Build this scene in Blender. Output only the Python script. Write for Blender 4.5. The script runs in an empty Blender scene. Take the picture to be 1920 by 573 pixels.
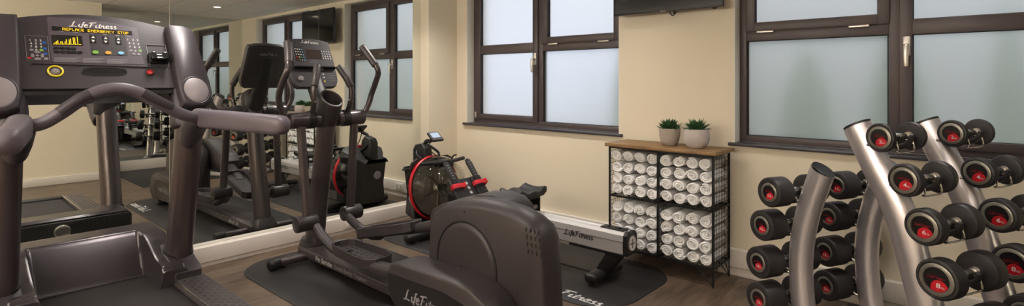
import bpy, bmesh, math, random
from mathutils import Vector, Matrix, noise
random.seed(7)
PI = math.pi
V = Vector
COL = bpy.context.scene.collection
W = {}
# ------------------------------------------------------------------ camera measures
TH = math.radians(41.6); F = 1000.0; CX, HY = 960.0, 152.0; CH = 1.35
DX, DY = -math.sin(TH), math.cos(TH); RX, RY = math.cos(TH), math.sin(TH)
def ray(px, py):
    u = (px - CX) / F; v = (HY - py) / F
    return V((DX + RX * u, DY + RY * u, v))
def on_plane(px, py, p, n):
    r = ray(px, py); c = V((0, 0, CH)); p = V(p); n = V(n)
    return c + r * ((p - c).dot(n) / r.dot(n))

# ------------------------------------------------------------------ mesh builder
def catmull(pts, n):
    pts = [V(p) for p in pts]
    if n <= 1 or len(pts) < 3: return pts
    P = [pts[0] * 2 - pts[1]] + pts + [pts[-1] * 2 - pts[-2]]
    out = []
    for i in range(1, len(P) - 2):
        for k in range(n):
            t = k / n
            a, b, c, d = P[i-1], P[i], P[i+1], P[i+2]
            out.append(0.5 * ((2*b) + (c - a)*t + (2*a - 5*b + 4*c - d)*t*t + (3*b - a - 3*c + d)*t*t*t))
    out.append(pts[-1]); return out
def lerp_list(l, n):
    if not isinstance(l, (list, tuple)): return None
    out = []
    for i in range(len(l) - 1):
        for k in range(n): out.append(l[i] + (l[i+1] - l[i]) * k / n)
    out.append(l[-1]); return out
class MB:
    def __init__(s, m=None): s.v = []; s.f = []; s.m = m or Matrix.Identity(4)
    def add(s, vs, fs):
        o = len(s.v); s.v += [s.m @ V(p) for p in vs]; s.f += [tuple(i + o for i in f) for f in fs]; return s
    def bm(s, b):
        b.verts.index_update(); b.normal_update()
        s.add([v.co.copy() for v in b.verts], [[v.index for v in f.verts] for f in b.faces]); b.free(); return s
    def box(s, x0, x1, y0, y1, z0, z1, bev=0, seg=2):
        b = bmesh.new(); bmesh.ops.create_cube(b, size=1)
        for v in b.verts:
            v.co = V(((x0 + x1)/2 + v.co.x*abs(x1 - x0), (y0 + y1)/2 + v.co.y*abs(y1 - y0), (z0 + z1)/2 + v.co.z*abs(z1 - z0)))
        if bev: bmesh.ops.bevel(b, geom=b.edges[:], offset=bev, segments=seg, profile=.5, affect='EDGES')
        return s.bm(b)
    def tube(s, pts, ra, rb=None, n=1, seg=16, up=(0, 0, 1), p=2.0, dome=0, cap=True, side=None):
        ra_l = lerp_list(ra, n) if isinstance(ra, (list, tuple)) else None
        rb_l = lerp_list(rb, n) if isinstance(rb, (list, tuple)) else None
        P = catmull(pts, n) if len(pts) > 2 else [V(q) for q in pts]
        N = len(P)
        if len(pts) == 2: ra_l = list(ra) if ra_l else None; rb_l = list(rb) if rb_l else None
        A = [ra_l[min(i, len(ra_l)-1)] if ra_l else ra for i in range(N)]
        B = [rb_l[min(i, len(rb_l)-1)] if rb_l else (rb if rb is not None else A[i]) for i in range(N)]
        T = []
        for i in range(N):
            a = P[max(i-1, 0)]; b = P[min(i+1, N-1)]; T.append((b - a).normalized())
        if dome:
            k = 5; p0, t0, a0, b0 = P[0], T[0], A[0], B[0]; p1, t1, a1, b1 = P[-1], T[-1], A[-1], B[-1]
            pre = []; post = []
            for j in range(k):
                w = (j + .15) / k * PI/2
                pre.append((p0 - t0*dome*math.cos(w), t0, a0*math.sin(w), b0*math.sin(w)))
                post.append((p1 + t1*dome*math.cos(w), t1, a1*math.sin(w), b1*math.sin(w)))
            post.reverse()
            P = [q[0] for q in pre] + P + [q[0] for q in post]; T = [q[1] for q in pre] + T + [q[1] for q in post]
            A = [q[2] for q in pre] + A + [q[2] for q in post]; B = [q[3] for q in pre] + B + [q[3] for q in post]
            N = len(P)
        vs = []; up = V(up)
        for i in range(N):
            u_ = up
            if abs(T[i].dot(up)) > .98: u_ = V((1, 0, 0)) if abs(T[i].x) < .9 else V((0, 1, 0))
            S = (V(side) - T[i]*V(side).dot(T[i])).normalized() if side else T[i].cross(u_).normalized()
            Q = S.cross(T[i]).normalized()
            for j in range(seg):
                a = 2*PI*j/seg; c, d = math.cos(a), math.sin(a)
                c = math.copysign(abs(c)**(2/p), c); d = math.copysign(abs(d)**(2/p), d)
                vs.append(P[i] + S*A[i]*c + Q*B[i]*d)
        fs = []
        for i in range(N-1):
            for j in range(seg):
                k = (j+1) % seg; fs.append((i*seg+j, i*seg+k, (i+1)*seg+k, (i+1)*seg+j))
        if cap: fs.append(tuple(range(seg))[::-1]); fs.append(tuple((N-1)*seg + j for j in range(seg)))
        return s.add(vs, fs)
    def cyl(s, a, b, r, r2=None, seg=20, bev=0):
        a, b = V(a), V(b); r2 = r if r2 is None else r2
        if bev:
            t = (b-a).normalized()
            return s.tube([a, a+t*bev*.3, a+t*bev, b-t*bev, b-t*bev*.3, b], [r-bev, r-bev*.3, r, r2, r2-bev*.3, r2-bev], seg=seg)
        return s.tube([a, b], [r, r2], seg=seg)
    def lathe(s, prof, o=(0, 0, 0), ax=(0, 0, 1), seg=24):
        ax = V(ax).normalized(); o = V(o); S = ax.orthogonal().normalized(); Q = ax.cross(S)
        vs = []
        for (r, h) in prof:
            for j in range(seg):
                a = 2*PI*j/seg; vs.append(o + ax*h + (S*math.cos(a) + Q*math.sin(a))*max(r, 1e-5))
        fs = [(i*seg+j, i*seg+(j+1) % seg, (i+1)*seg+(j+1) % seg, (i+1)*seg+j) for i in range(len(prof)-1) for j in range(seg)]
        return s.add(vs, fs)
    def prism(s, pts, o, ax, ay, th, bev=0, seg=2, capbev=None):
        o, ax, ay = V(o), V(ax).normalized(), V(ay).normalized(); n = ax.cross(ay)
        b = bmesh.new(); vs = [b.verts.new(o + ax*x + ay*y) for x, y in pts]; f = b.faces.new(vs)
        r = bmesh.ops.extrude_face_region(b, geom=[f]); mv = [g for g in r['geom'] if isinstance(g, bmesh.types.BMVert)]
        bmesh.ops.translate(b, vec=n*th, verts=mv); bmesh.ops.recalc_face_normals(b, faces=b.faces[:])
        if bev:
            es = [e for e in b.edges if len(e.link_faces) == 2 and max(len(e.link_faces[0].verts), len(e.link_faces[1].verts)) == len(pts)] if len(pts) > 4 else b.edges[:]
            bmesh.ops.bevel(b, geom=es, offset=bev, segments=seg, profile=.5, affect='EDGES', clamp_overlap=True)
        return s.bm(b)
    def pillow(s, prof, o, ax, ay, an, layers):
        """closed profile lofted along an; layers = (offset, inset, dy)"""
        o, ax, ay, an = V(o), V(ax), V(ay), V(an); n = len(prof); vs = []
        area = sum(prof[i][0]*prof[(i+1) % n][1] - prof[(i+1) % n][0]*prof[i][1] for i in range(n)); sg = 1 if area > 0 else -1
        cy = sum(p[1] for p in prof)/n; ymax = max(p[1] for p in prof)
        for (d, ins, dy) in layers:
            for i in range(n):
                a, b, c = V(prof[i-1]), V(prof[i]), V(prof[(i+1) % n])
                e1 = (b-a).normalized(); e2 = (c-b).normalized(); nn = V((-(e1.y+e2.y), e1.x+e2.x))*sg
                nn = nn.normalized() if nn.length > 1e-6 else V((0, 0))
                q = b + nn*ins; q.y += dy*max(0, (b.y-cy)/(ymax-cy))
                vs.append(o + ax*q.x + ay*q.y + an*d)
        L = len(layers); fs = [(i*n+j, i*n+(j+1) % n, (i+1)*n+(j+1) % n, (i+1)*n+j) for i in range(L-1) for j in range(n)]
        fs.append(tuple(range(n))[::-1]); fs.append(tuple((L-1)*n+j for j in range(n)))
        return s.add(vs, fs)
    def quad(s, a, b, c, d): return s.add([a, b, c, d], [(0, 1, 2, 3)])
    def disc(s, o, ax, ay, rx, ry, h=.001, seg=28):
        o, ax, ay = V(o), V(ax).normalized(), V(ay).normalized(); n = ax.cross(ay)
        lo = [o + ax*rx*math.cos(2*PI*j/seg) + ay*ry*math.sin(2*PI*j/seg) for j in range(seg)]
        hi = [p + n*h for p in lo]
        return s.add(lo+hi, [tuple(range(seg, 2*seg)), tuple(range(seg))[::-1]] + [(j, (j+1) % seg, seg+(j+1) % seg, seg+j) for j in range(seg)])
    def slab(s, o, ax, ay, x0, x1, y0, y1, h=.001):
        o, ax, ay = V(o), V(ax).normalized(), V(ay).normalized(); n = ax.cross(ay)
        lo = [o+ax*x0+ay*y0, o+ax*x1+ay*y0, o+ax*x1+ay*y1, o+ax*x0+ay*y1]; hi = [p+n*h for p in lo]
        return s.add(lo+hi, [(3, 2, 1, 0), (4, 5, 6, 7), (0, 1, 5, 4), (1, 2, 6, 5), (2, 3, 7, 6), (3, 0, 4, 7)])
    def build(s, name, mat, parent=None, angle=35, label=None, recalc=True, smooth=True):
        M = W[parent] if parent else Matrix.Identity(4); I = M.inverted()
        me = bpy.data.meshes.new(name); me.from_pydata([I @ p for p in s.v], [], s.f)
        if recalc:
            b = bmesh.new(); b.from_mesh(me); bmesh.ops.recalc_face_normals(b, faces=b.faces[:]); b.to_mesh(me); b.free()
        if smooth:
            me.shade_smooth(); me.set_sharp_from_angle(angle=math.radians(angle))
        me.materials.append(mat); me.update()
        ob = bpy.data.objects.new(name, me); COL.objects.link(ob)
        if parent: ob.parent = parent
        W[ob] = M
        if label: ob['label'] = label
        return ob
def thing(name, label, cat, loc=(0, 0, 0), rz=0, group=None):
    o = bpy.data.objects.new(name, None); COL.objects.link(o); o.location = loc; o.rotation_euler = (0, 0, rz)
    o.empty_display_size = .1; W[o] = Matrix.Translation(V(loc)) @ Matrix.Rotation(rz, 4, 'Z')
    return tag(o, label, cat, group)
def tag(o, label, cat, group=None, kind=None):
    o['label'] = label; o['category'] = cat
    if group: o['group'] = group
    if kind: o['kind'] = kind
    return o
def struct(o): o['kind'] = 'structure'; return o
def dup(root, label=None):
    r = root.copy(); COL.objects.link(r)
    for ch in list(root.children):
        c = ch.copy(); COL.objects.link(c); c.parent = r
        for g in list(ch.children):
            d = g.copy(); COL.objects.link(d); d.parent = c
    if label: r['label'] = label
    return r

# ------------------------------------------------------------------ materials
def S2L(c): return tuple(((x/255)/12.92 if x/255 <= .04045 else ((x/255+.055)/1.055)**2.4) for x in c) + (1,)
MATS = {}
def mat(name, rgb, rough=.5, metal=0, var=.06, vs=30, bump=0, bs=200, coat=0, emit=0, spec=None, stretch=None):
    m = bpy.data.materials.new(name); m.use_nodes = True; nt = m.node_tree; N, L = nt.nodes, nt.links
    p = N['Principled BSDF']; c = S2L(rgb)
    p.inputs['Roughness'].default_value = rough; p.inputs['Metallic'].default_value = metal
    p.inputs['Coat Weight'].default_value = coat
    if spec is not None: p.inputs['Specular IOR Level'].default_value = spec
    tc = N.new('ShaderNodeTexCoord'); mp = N.new('ShaderNodeMapping'); L.new(tc.outputs['Object'], mp.inputs['Vector'])
    if stretch: mp.inputs['Scale'].default_value = stretch
    nz = N.new('ShaderNodeTexNoise'); nz.inputs['Scale'].default_value = vs; nz.inputs['Detail'].default_value = 3
    L.new(mp.outputs['Vector'], nz.inputs['Vector'])
    mx = N.new('ShaderNodeMix'); mx.data_type = 'RGBA'
    mx.inputs[6].default_value = tuple(x*(1-var) for x in c[:3]) + (1,); mx.inputs[7].default_value = tuple(min(1, x*(1+var)) for x in c[:3]) + (1,)
    L.new(nz.outputs['Fac'], mx.inputs[0]); L.new(mx.outputs[2], p.inputs['Base Color'])
    if bump:
        nb = N.new('ShaderNodeTexNoise'); nb.inputs['Scale'].default_value = bs; nb.inputs['Detail'].default_value = 4
        L.new(mp.outputs['Vector'], nb.inputs['Vector'])
        bp = N.new('ShaderNodeBump'); bp.inputs['Strength'].default_value = bump; bp.inputs['Distance'].default_value = .004
        L.new(nb.outputs['Fac'], bp.inputs['Height']); L.new(bp.outputs['Normal'], p.inputs['Normal'])
    if emit:
        p.inputs['Emission Color'].default_value = c; p.inputs['Emission Strength'].default_value = emit
    return m
M = dict(
    wall=mat('cream_wall_paint', (226, 214, 192), .75, var=.02, vs=3, bump=.05, bs=300),
    reveal=mat('white_reveal_paint', (236, 232, 222), .7, var=.02),
    skirt=mat('skirting_gloss_white', (226, 218, 208), .35, var=.02),
    plinth=mat('plinth_white', (228, 218, 210), .35, var=.02),
    frame=mat('window_frame_grey', (78, 68, 68), .42, var=.05, spec=.4),
    sill=mat('sill_grey', (58, 55, 62), .35, var=.05),
    gasket=mat('black_gasket', (20, 20, 20), .7),
    chrome=mat('satin_chrome', (215, 210, 205), .25, 1),
    nickel=mat('handle_nickel', (205, 198, 190), .35, .8),
    tmpl=mat('treadmill_charcoal_plastic', (58, 52, 58), .42, .25, bump=.03, bs=700),
    tmup=mat('treadmill_upright_paint', (100, 90, 92), .3, .75, var=.03),
    tmarm=mat('treadmill_grey_rubber', (92, 84, 92), .45, .1, var=.04),
    hood=mat('hood_grey_paint', (68, 62, 66), .26, .5, var=.03),
    belt=mat('treadmill_belt', (38, 33, 35), .75, 0, var=.25, vs=500, bump=.2, bs=900),
    rail=mat('footrail_grey', (88, 82, 84), .4, .4, bump=.05, bs=500),
    dark=mat('black_plastic', (27, 24, 25), .45, 0, bump=.03, bs=500),
    dark2=mat('glossy_black_plastic', (18, 17, 18), .2, 0, coat=.3),
    console=mat('console_face_charcoal', (48, 42, 47), .4, 0, var=.05),
    console2=mat('console_inner_panel', (74, 65, 75), .42, 0, var=.05),
    disc=mat('silver_grey_disc', (132, 124, 127), .5, .2, var=.03),
    white=mat('white_ink', (215, 212, 210), .5, 0, var=.02),
    grey=mat('grey_ink', (140, 136, 138), .5, 0, var=.02),
    led=mat('amber_led', (255, 205, 20), .5, emit=.85),
    lcdoff=mat('led_window_black', (16, 14, 10), .25),
    yellow=mat('yellow_ring', (225, 205, 40), .4),
    green=mat('green_button', (110, 165, 60), .4), orange=mat('orange_button', (220, 160, 60), .4),
    blueb=mat('blue_button', (120, 180, 215), .4), blue2=mat('keypad_blue', (30, 80, 170), .4),
    red=mat('red_plastic', (190, 22, 26), .3, coat=.3),
    redstrap=mat('red_webbing', (190, 22, 40), .7, bump=.2, bs=600),
    redring=mat('red_tank_seal', (196, 22, 38), .4),
    jt=mat('pivot_dark_brown', (50, 44, 44), .35, .3),
    elpl=mat('elliptical_charcoal_plastic', (57, 51, 52), .45, .3, bump=.02, bs=700),
    elmet=mat('elliptical_graphite_paint', (86, 78, 79), .3, .6, var=.03),
    post=mat('graphite_post', (92, 84, 84), .28, .85, var=.03),
    grip=mat('grip_rubber', (70, 64, 64), .42, .2),
    rubber=mat('urethane_black', (40, 36, 37), .5, 0, var=.08, bump=.02, bs=500),
    silver=mat('rack_silver_paint', (214, 209, 214), .3, .8, var=.02),
    alu=mat('anodised_aluminium', (216, 213, 214), .33, .4, var=.02),
    ring=mat('brushed_grey_ring', (140, 136, 128), .35, .7, var=.05),
    blackgloss=mat('label_black', (16, 15, 16), .3),
    redlabel=mat('label_red', (185, 18, 34), .35),
    wire=mat('black_wire', (26, 25, 25), .45, .4),
    towel=mat('white_terry_towel', (252, 250, 250), .95, 0, var=.03, vs=60, bump=.6, bs=330, spec=.1),
    matr=mat('rubber_mat', (31, 28, 29), .5, 0, var=.12, vs=400, bump=.15, bs=700),
    tv=mat('tv_bezel', (20, 17, 20), .3), tvs=mat('tv_screen', (10, 8, 9), .12, coat=.2),
    concrete=mat('grey_concrete_pot', (168, 158, 148), .85, 0, var=.12, vs=40, bump=.2, bs=120),
    concrete2=mat('pale_mottled_concrete_pot', (192, 182, 178), .85, 0, var=.25, vs=14, bump=.2, bs=120),
    soil=mat('dark_soil', (40, 32, 26), .95, bump=.5, bs=150),
    leaf=mat('succulent_green', (48, 84, 46), .5, var=.35, vs=25),
    outgrd=mat('outside_paving', (150, 155, 155), .9), hedge=mat('hedge_green', (70, 125, 62), .9, var=.4, vs=2.5),
    outwall=mat('outside_wall', (200, 205, 210), .9),
    screen=mat('lcd_screen_lit', (150, 165, 185), .3, emit=.35),
    elscr=mat('dark_brown_screen', (58, 46, 42), .18, coat=.3),
)
def wood_floor():
    m = bpy.data.materials.new('wood_plank_floor'); m.use_nodes = True; N, L = m.node_tree.nodes, m.node_tree.links
    p = N['Principled BSDF']; tc = N.new('ShaderNodeTexCoord'); mp = N.new('ShaderNodeMapping'); mp.inputs['Rotation'].default_value = (0, 0, PI/2)
    L.new(tc.outputs['Object'], mp.inputs['Vector'])
    br = N.new('ShaderNodeTexBrick'); br.inputs['Scale'].default_value = 1; br.inputs['Brick Width'].default_value = 1.22; br.inputs['Row Height'].default_value = .18
    br.inputs['Mortar Size'].default_value = .0012; br.inputs['Color1'].default_value = (0, 0, 0, 1); br.inputs['Color2'].default_value = (1, 1, 1, 1); br.inputs['Mortar'].default_value = (.4, .4, .4, 1)
    br.offset = .37
    L.new(mp.outputs['Vector'], br.inputs['Vector'])
    add = N.new('ShaderNodeVectorMath'); add.operation = 'MULTIPLY_ADD'; L.new(br.outputs['Color'], add.inputs[0]); add.inputs[1].default_value = (7, 3, 0); L.new(mp.outputs['Vector'], add.inputs[2])
    m2 = N.new('ShaderNodeMapping'); m2.inputs['Scale'].default_value = (2.2, 26, 1); L.new(add.outputs[0], m2.inputs['Vector'])
    n1 = N.new('ShaderNodeTexNoise'); n1.inputs['Scale'].default_value = 1.3; n1.inputs['Detail'].default_value = 8; n1.inputs['Roughness'].default_value = .65; n1.inputs['Distortion'].default_value = 1.6
    L.new(m2.outputs['Vector'], n1.inputs['Vector'])
    m3 = N.new('ShaderNodeMapping'); m3.inputs['Scale'].default_value = (2, 5, 1); L.new(add.outputs[0], m3.inputs['Vector'])
    n2 = N.new('ShaderNodeTexNoise'); n2.inputs['Scale'].default_value = 1.6; n2.inputs['Detail'].default_value = 3; L.new(m3.outputs['Vector'], n2.inputs['Vector'])
    cr = N.new('ShaderNodeValToRGB'); e = cr.color_ramp.elements
    e[0].position = .36; e[0].color = S2L((42, 34, 29)); e[1].position = .68; e[1].color = S2L((116, 97, 80))
    mx = N.new('ShaderNodeMath'); mx.operation = 'MULTIPLY_ADD'; L.new(n1.outputs['Fac'], mx.inputs[0]); mx.inputs[1].default_value = .62
    mm = N.new('ShaderNodeMath'); mm.operation = 'MULTIPLY_ADD'; L.new(n2.outputs['Fac'], mm.inputs[0]); mm.inputs[1].default_value = .4
    sb = N.new('ShaderNodeMath'); sb.operation = 'MULTIPLY'; L.new(br.outputs['Color'], sb.inputs[0]); sb.inputs[1].default_value = .08
    L.new(sb.outputs[0], mm.inputs[2]); L.new(mm.outputs[0], mx.inputs[2]); L.new(mx.outputs[0], cr.inputs['Fac'])
    mr = N.new('ShaderNodeMix'); mr.data_type = 'RGBA'; mr.inputs[7].default_value = S2L((38, 31, 27)); L.new(br.outputs['Fac'], mr.inputs[0]); L.new(cr.outputs['Color'], mr.inputs[6])
    L.new(mr.outputs[2], p.inputs['Base Color']); p.inputs['Roughness'].default_value = .42
    bp = N.new('ShaderNodeBump'); bp.inputs['Strength'].default_value = .12; bp.inputs['Distance'].default_value = .003; L.new(n1.outputs['Fac'], bp.inputs['Height']); L.new(bp.outputs['Normal'], p.inputs['Normal'])
    return m
def wood_top():
    m = bpy.data.materials.new('brown_wood_top'); m.use_nodes = True; N, L = m.node_tree.nodes, m.node_tree.links
    p = N['Principled BSDF']; tc = N.new('ShaderNodeTexCoord'); mp = N.new('ShaderNodeMapping'); mp.inputs['Scale'].default_value = (3, 30, 30); L.new(tc.outputs['Object'], mp.inputs['Vector'])
    n1 = N.new('ShaderNodeTexNoise'); n1.inputs['Scale'].default_value = 1.5; n1.inputs['Detail'].default_value = 6; n1.inputs['Distortion'].default_value = 1; L.new(mp.outputs['Vector'], n1.inputs['Vector'])
    cr = N.new('ShaderNodeValToRGB'); e = cr.color_ramp.elements; e[0].position = .3; e[0].color = S2L((104, 76, 48)); e[1].position = .75; e[1].color = S2L((160, 126, 84))
    L.new(n1.outputs['Fac'], cr.inputs['Fac']); L.new(cr.outputs['Color'], p.inputs['Base Color']); p.inputs['Roughness'].default_value = .5
    return m
def ceil_mat():
    m = bpy.data.materials.new('ceiling_tiles'); m.use_nodes = True; N, L = m.node_tree.nodes, m.node_tree.links
    p = N['Principled BSDF']; tc = N.new('ShaderNodeTexCoord')
    br = N.new('ShaderNodeTexBrick'); br.offset = 0; br.inputs['Scale'].default_value = 1; br.inputs['Brick Width'].default_value = .6; br.inputs['Row Height'].default_value = .6
    br.inputs['Mortar Size'].default_value = .006; br.inputs['Color1'].default_value = S2L((246, 243, 238)); br.inputs['Color2'].default_value = S2L((248, 245, 240)); br.inputs['Mortar'].default_value = S2L((200, 194, 186))
    L.new(tc.outputs['Object'], br.inputs['Vector']); L.new(br.outputs['Color'], p.inputs['Base Color']); p.inputs['Roughness'].default_value = .85
    return m
def frosted():
    m = bpy.data.materials.new('frosted_glass'); m.use_nodes = True; N, L = m.node_tree.nodes, m.node_tree.links
    p = N['Principled BSDF']; out = N['Material Output']
    p.inputs['Transmission Weight'].default_value = 1; p.inputs['Roughness'].default_value = .45; p.inputs['IOR'].default_value = 1.25
    p.inputs['Base Color'].default_value = (.97, .97, .97, 1)
    t = N.new('ShaderNodeBsdfTranslucent'); t.inputs['Color'].default_value = (.92, .93, .94, 1)
    nz = N.new('ShaderNodeTexNoise'); nz.inputs['Scale'].default_value = 900; bp = N.new('ShaderNodeBump'); bp.inputs['Strength'].default_value = .1; bp.inputs['Distance'].default_value = .001
    L.new(nz.outputs['Fac'], bp.inputs['Height']); L.new(bp.outputs['Normal'], p.inputs['Normal'])
    mx = N.new('ShaderNodeMixShader'); mx.inputs[0].default_value = .35
    L.new(p.outputs[0], mx.inputs[1]); L.new(t.outputs[0], mx.inputs[2]); L.new(mx.outputs[0], out.inputs['Surface'])
    return m
def clear_mat():
    m = bpy.data.materials.new('clear_polycarbonate'); m.use_nodes = True; p = m.node_tree.nodes['Principled BSDF']
    p.inputs['Transmission Weight'].default_value = 1; p.inputs['Roughness'].default_value = .03; p.inputs['IOR'].default_value = 1.3
    p.inputs['Base Color'].default_value = (.8, .8, .78, 1); return m
def mirror_mat():
    m = bpy.data.materials.new('mirror_silver'); m.use_nodes = True; p = m.node_tree.nodes['Principled BSDF']
    p.inputs['Metallic'].default_value = 1; p.inputs['Roughness'].default_value = 0; p.inputs['Base Color'].default_value = (.80, .82, .79, 1); return m
M['floor'] = wood_floor(); M['woodtop'] = wood_top(); M['ceil'] = ceil_mat(); M['frost'] = frosted(); M['clear'] = clear_mat(); M['mirror'] = mirror_mat()
M['lamp'] = mat('downlight_lens', (255, 240, 215), .5, emit=14)

# ------------------------------------------------------------------ lettering
GL = {  # brush-script strokes on a unit grid: (advance, strokes)
 'L': (.95, [[(.62, 1.35), (.45, 1.0), (.22, .25), (.02, -.02), (-.2, .0)], [(.02, .0), (.4, .08), (.8, .0)]]),
 'i': (.34, [[(.2, .68), (.1, .2), (.18, .0), (.34, .1)], [(.3, .95), (.33, 1.0)]]),
 'f': (.42, [[(.6, 1.12), (.45, 1.2), (.33, .8), (.12, .0), (.0, -.3)], [(.08, .6), (.5, .66)]]),
 'e': (.55, [[(.06, .34), (.42, .45), (.4, .66), (.2, .66), (.06, .3), (.12, .03), (.32, .0), (.5, .16)]]),
 'F': (.85, [[(.52, 1.15), (.35, .6), (.15, -.08)], [(.1, 1.1), (.5, 1.2), (1.1, 1.3)], [(.2, .62), (.75, .7)]]),
 't': (.42, [[(.42, 1.05), (.22, .35), (.18, .0), (.4, .08)], [(.05, .68), (.55, .74)]]),
 'n': (.62, [[(.16, .66), (.02, .0)], [(.08, .35), (.3, .64), (.42, .6), (.36, .15), (.42, .0), (.58, .1)]]),
 's': (.5, [[(.44, .62), (.24, .68), (.16, .5), (.34, .28), (.26, .02), (.0, .04)]]),
}
def script_logo(mb, o, ax, ay, width, h=.0012, wt=.13, text='LifeFitness'):
    tot = sum(GL[c][0] for c in text); k = width/tot
    o, ax, ay = V(o), V(ax).normalized(), V(ay).normalized(); n = ax.cross(ay); cx = 0
    for c in text:
        adv, strokes = GL[c]
        for st in strokes:
            P = [V((p[0]+cx, p[1], 0)) for p in st]; P = catmull(P, 4)
            vs = []; N_ = len(P)
            for i, q in enumerate(P):
                t = (P[min(i+1, N_-1)] - P[max(i-1, 0)]).normalized(); s_ = V((-t.y, t.x, 0)); w = wt*.5*(1.0 if 0 < i < N_-1 else .45)
                for sgn in (1, -1):
                    r = q + s_*w*sgn; vs.append(o + ax*r.x*k + ay*r.y*k*.76 + n*h)
            mb.add(vs, [(2*i, 2*i+1, 2*i+3, 2*i+2) for i in range(N_-1)])
        cx += adv
    return mb
def type_text(mb, body, o, ax, ay, size, shear=0, width=None, h=.0012):
    cu = bpy.data.curves.new('t', 'FONT'); cu.body = body; cu.size = 1; cu.shear = shear; cu.resolution_u = 2; cu.offset = .012
    ob = bpy.data.objects.new('t', cu); COL.objects.link(ob); bpy.context.view_layer.update()
    me = bpy.data.meshes.new_from_object(ob.evaluated_get(bpy.context.evaluated_depsgraph_get()))
    xs = [v.co.x for v in me.vertices]; w0 = (max(xs)-min(xs)) if xs else 1; x0 = min(xs) if xs else 0
    kx = (width/w0) if width else size
    o, ax, ay = V(o), V(ax).normalized(), V(ay).normalized(); n = ax.cross(ay)
    mb.add([o + ax*(v.co.x-x0)*kx + ay*v.co.y*size + n*h for v in me.vertices], [tuple(p.vertices) for p in me.polygons])
    bpy.data.objects.remove(ob); bpy.data.curves.remove(cu); bpy.data.meshes.remove(me)
    return mb
DOT = {'R': '1E11111E141211', 'E': '1F10101E10101F', 'P': '1E11111E101010', 'L': '1010101010101F', 'A': '0E11111F111111', 'C': '0E11101010110E',
       'M': '111B1515111111', 'G': '0E11101713110F', 'N': '11191513111111', 'Y': '11110A04040404', 'S': '0F10100E01011E', 'T': '1F040404040404', 'O': '0E11111111110E', ' ': '00000000000000'}
def dot_text(mb, body, o, ax, ay, width, height, h=.001):
    o, ax, ay = V(o), V(ax).normalized(), V(ay).normalized(); px = width/(len(body)*6-1); py = height/7
    for i, c in enumerate(body):
        for r in range(7):
            bits = int(DOT[c][2*r:2*r+2], 16)
            for b in range(5):
                if bits >> (4-b) & 1:
                    x = (i*6+b)*px; y = (6-r)*py; mb.slab(o, ax, ay, x+px*.12, x+px*.88, y+py*.14, y+py*.86, h)
    return mb

# ------------------------------------------------------------------ room shell
MX, PX = -4.31, -4.18; WY = 3.83; GY = 3.965; RX2 = 1.08; RX1 = .48; SY = 1.74; BY = -2.4; ZC = 2.42
struct(MB().box(MX-.15, RX2+.15, BY-.15, WY+.3, -.1, 0).build('floor', M['floor'], smooth=False))
struct(MB().box(MX-.15, RX2+.15, BY-.15, WY+.3, ZC, ZC+.1).build('ceiling', M['ceil'], smooth=False))
struct(MB().box(MX-.156, MX-.006, BY-.15, WY+.3, 0, ZC).build('wall_left', M['wall'], smooth=False))
struct(MB().box(MX-.006, PX, 3.45, WY, 0, ZC).build('wall_pier', M['wall'], smooth=False))
# right: recess wall behind the second mirror and the nearer wall that stands forward
struct(MB().box(RX2+.006, RX2+.15, SY-.15, WY+.3, 0, ZC).build('wall_right', M['wall'], smooth=False))
struct(MB().box(RX1, RX2+.15, BY-.15, SY, 0, ZC).build('wall_right_forward', M['wall'], smooth=False))
struct(MB().box(MX-.006, RX1, BY-.15, BY, 0, ZC).build('wall_back', M['wall'], smooth=False))
W1 = (-4.03, -2.233); W2 = (-1.317, .50); SZ = .922; TZ = 2.38
wf = MB()
for (a, b) in ((MX-.006, W1[0]), (W1[1], W2[0]), (W2[1], RX2+.006)): wf.box(a, b, WY, WY+.3, 0, ZC)
for (a, b) in (W1, W2): wf.box(a, b, WY, WY+.3, 0, SZ-.02); wf.box(a, b, WY, WY+.3, TZ, ZC)
struct(wf.build('wall_front', M['wall'], smooth=False))
# white-painted reveals
rv = MB()
for (a, b) in (W1, W2):
    rv.box(a-.001, a+.004, WY+.001, GY-.03, SZ, TZ); rv.box(b-.004, b+.001, WY+.001, GY-.03, SZ, TZ); rv.box(a, b, WY+.001, GY-.03, TZ-.004, TZ+.001)
struct(rv.build('trim_1', M['reveal'], smooth=False))
def skirt(name, m, x0, x1, y0, y1, h, groove_y=None):
    s = MB().box(x0, x1, y0, y1, 0, h, .006, 2); return struct(s.build(name, m))
sk = MB().box(PX, RX2, WY-.028, WY, 0, .055, .003).box(PX, RX2, WY-.042, WY, .058, .186, .008, 3)
struct(sk.build('baseboard_front', M['skirt']))
sk = MB().box(MX, MX+.062, BY, 3.45, 0, .03, .002).box(MX, MX+.07, BY, 3.45, .03, .146, .006, 3)
struct(sk.build('baseboard_left', M['plinth']))
skirt('baseboard_pier', M['skirt'], PX, PX+.03, 3.42, WY-.04, .186)
struct(MB().box(RX2-.07, RX2, SY, WY-.045, 0, .146, .006).build('baseboard_right', M['plinth']))
skirt('baseboard_right_forward', M['skirt'], RX1-.02, RX1, BY, SY, .105)

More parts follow.
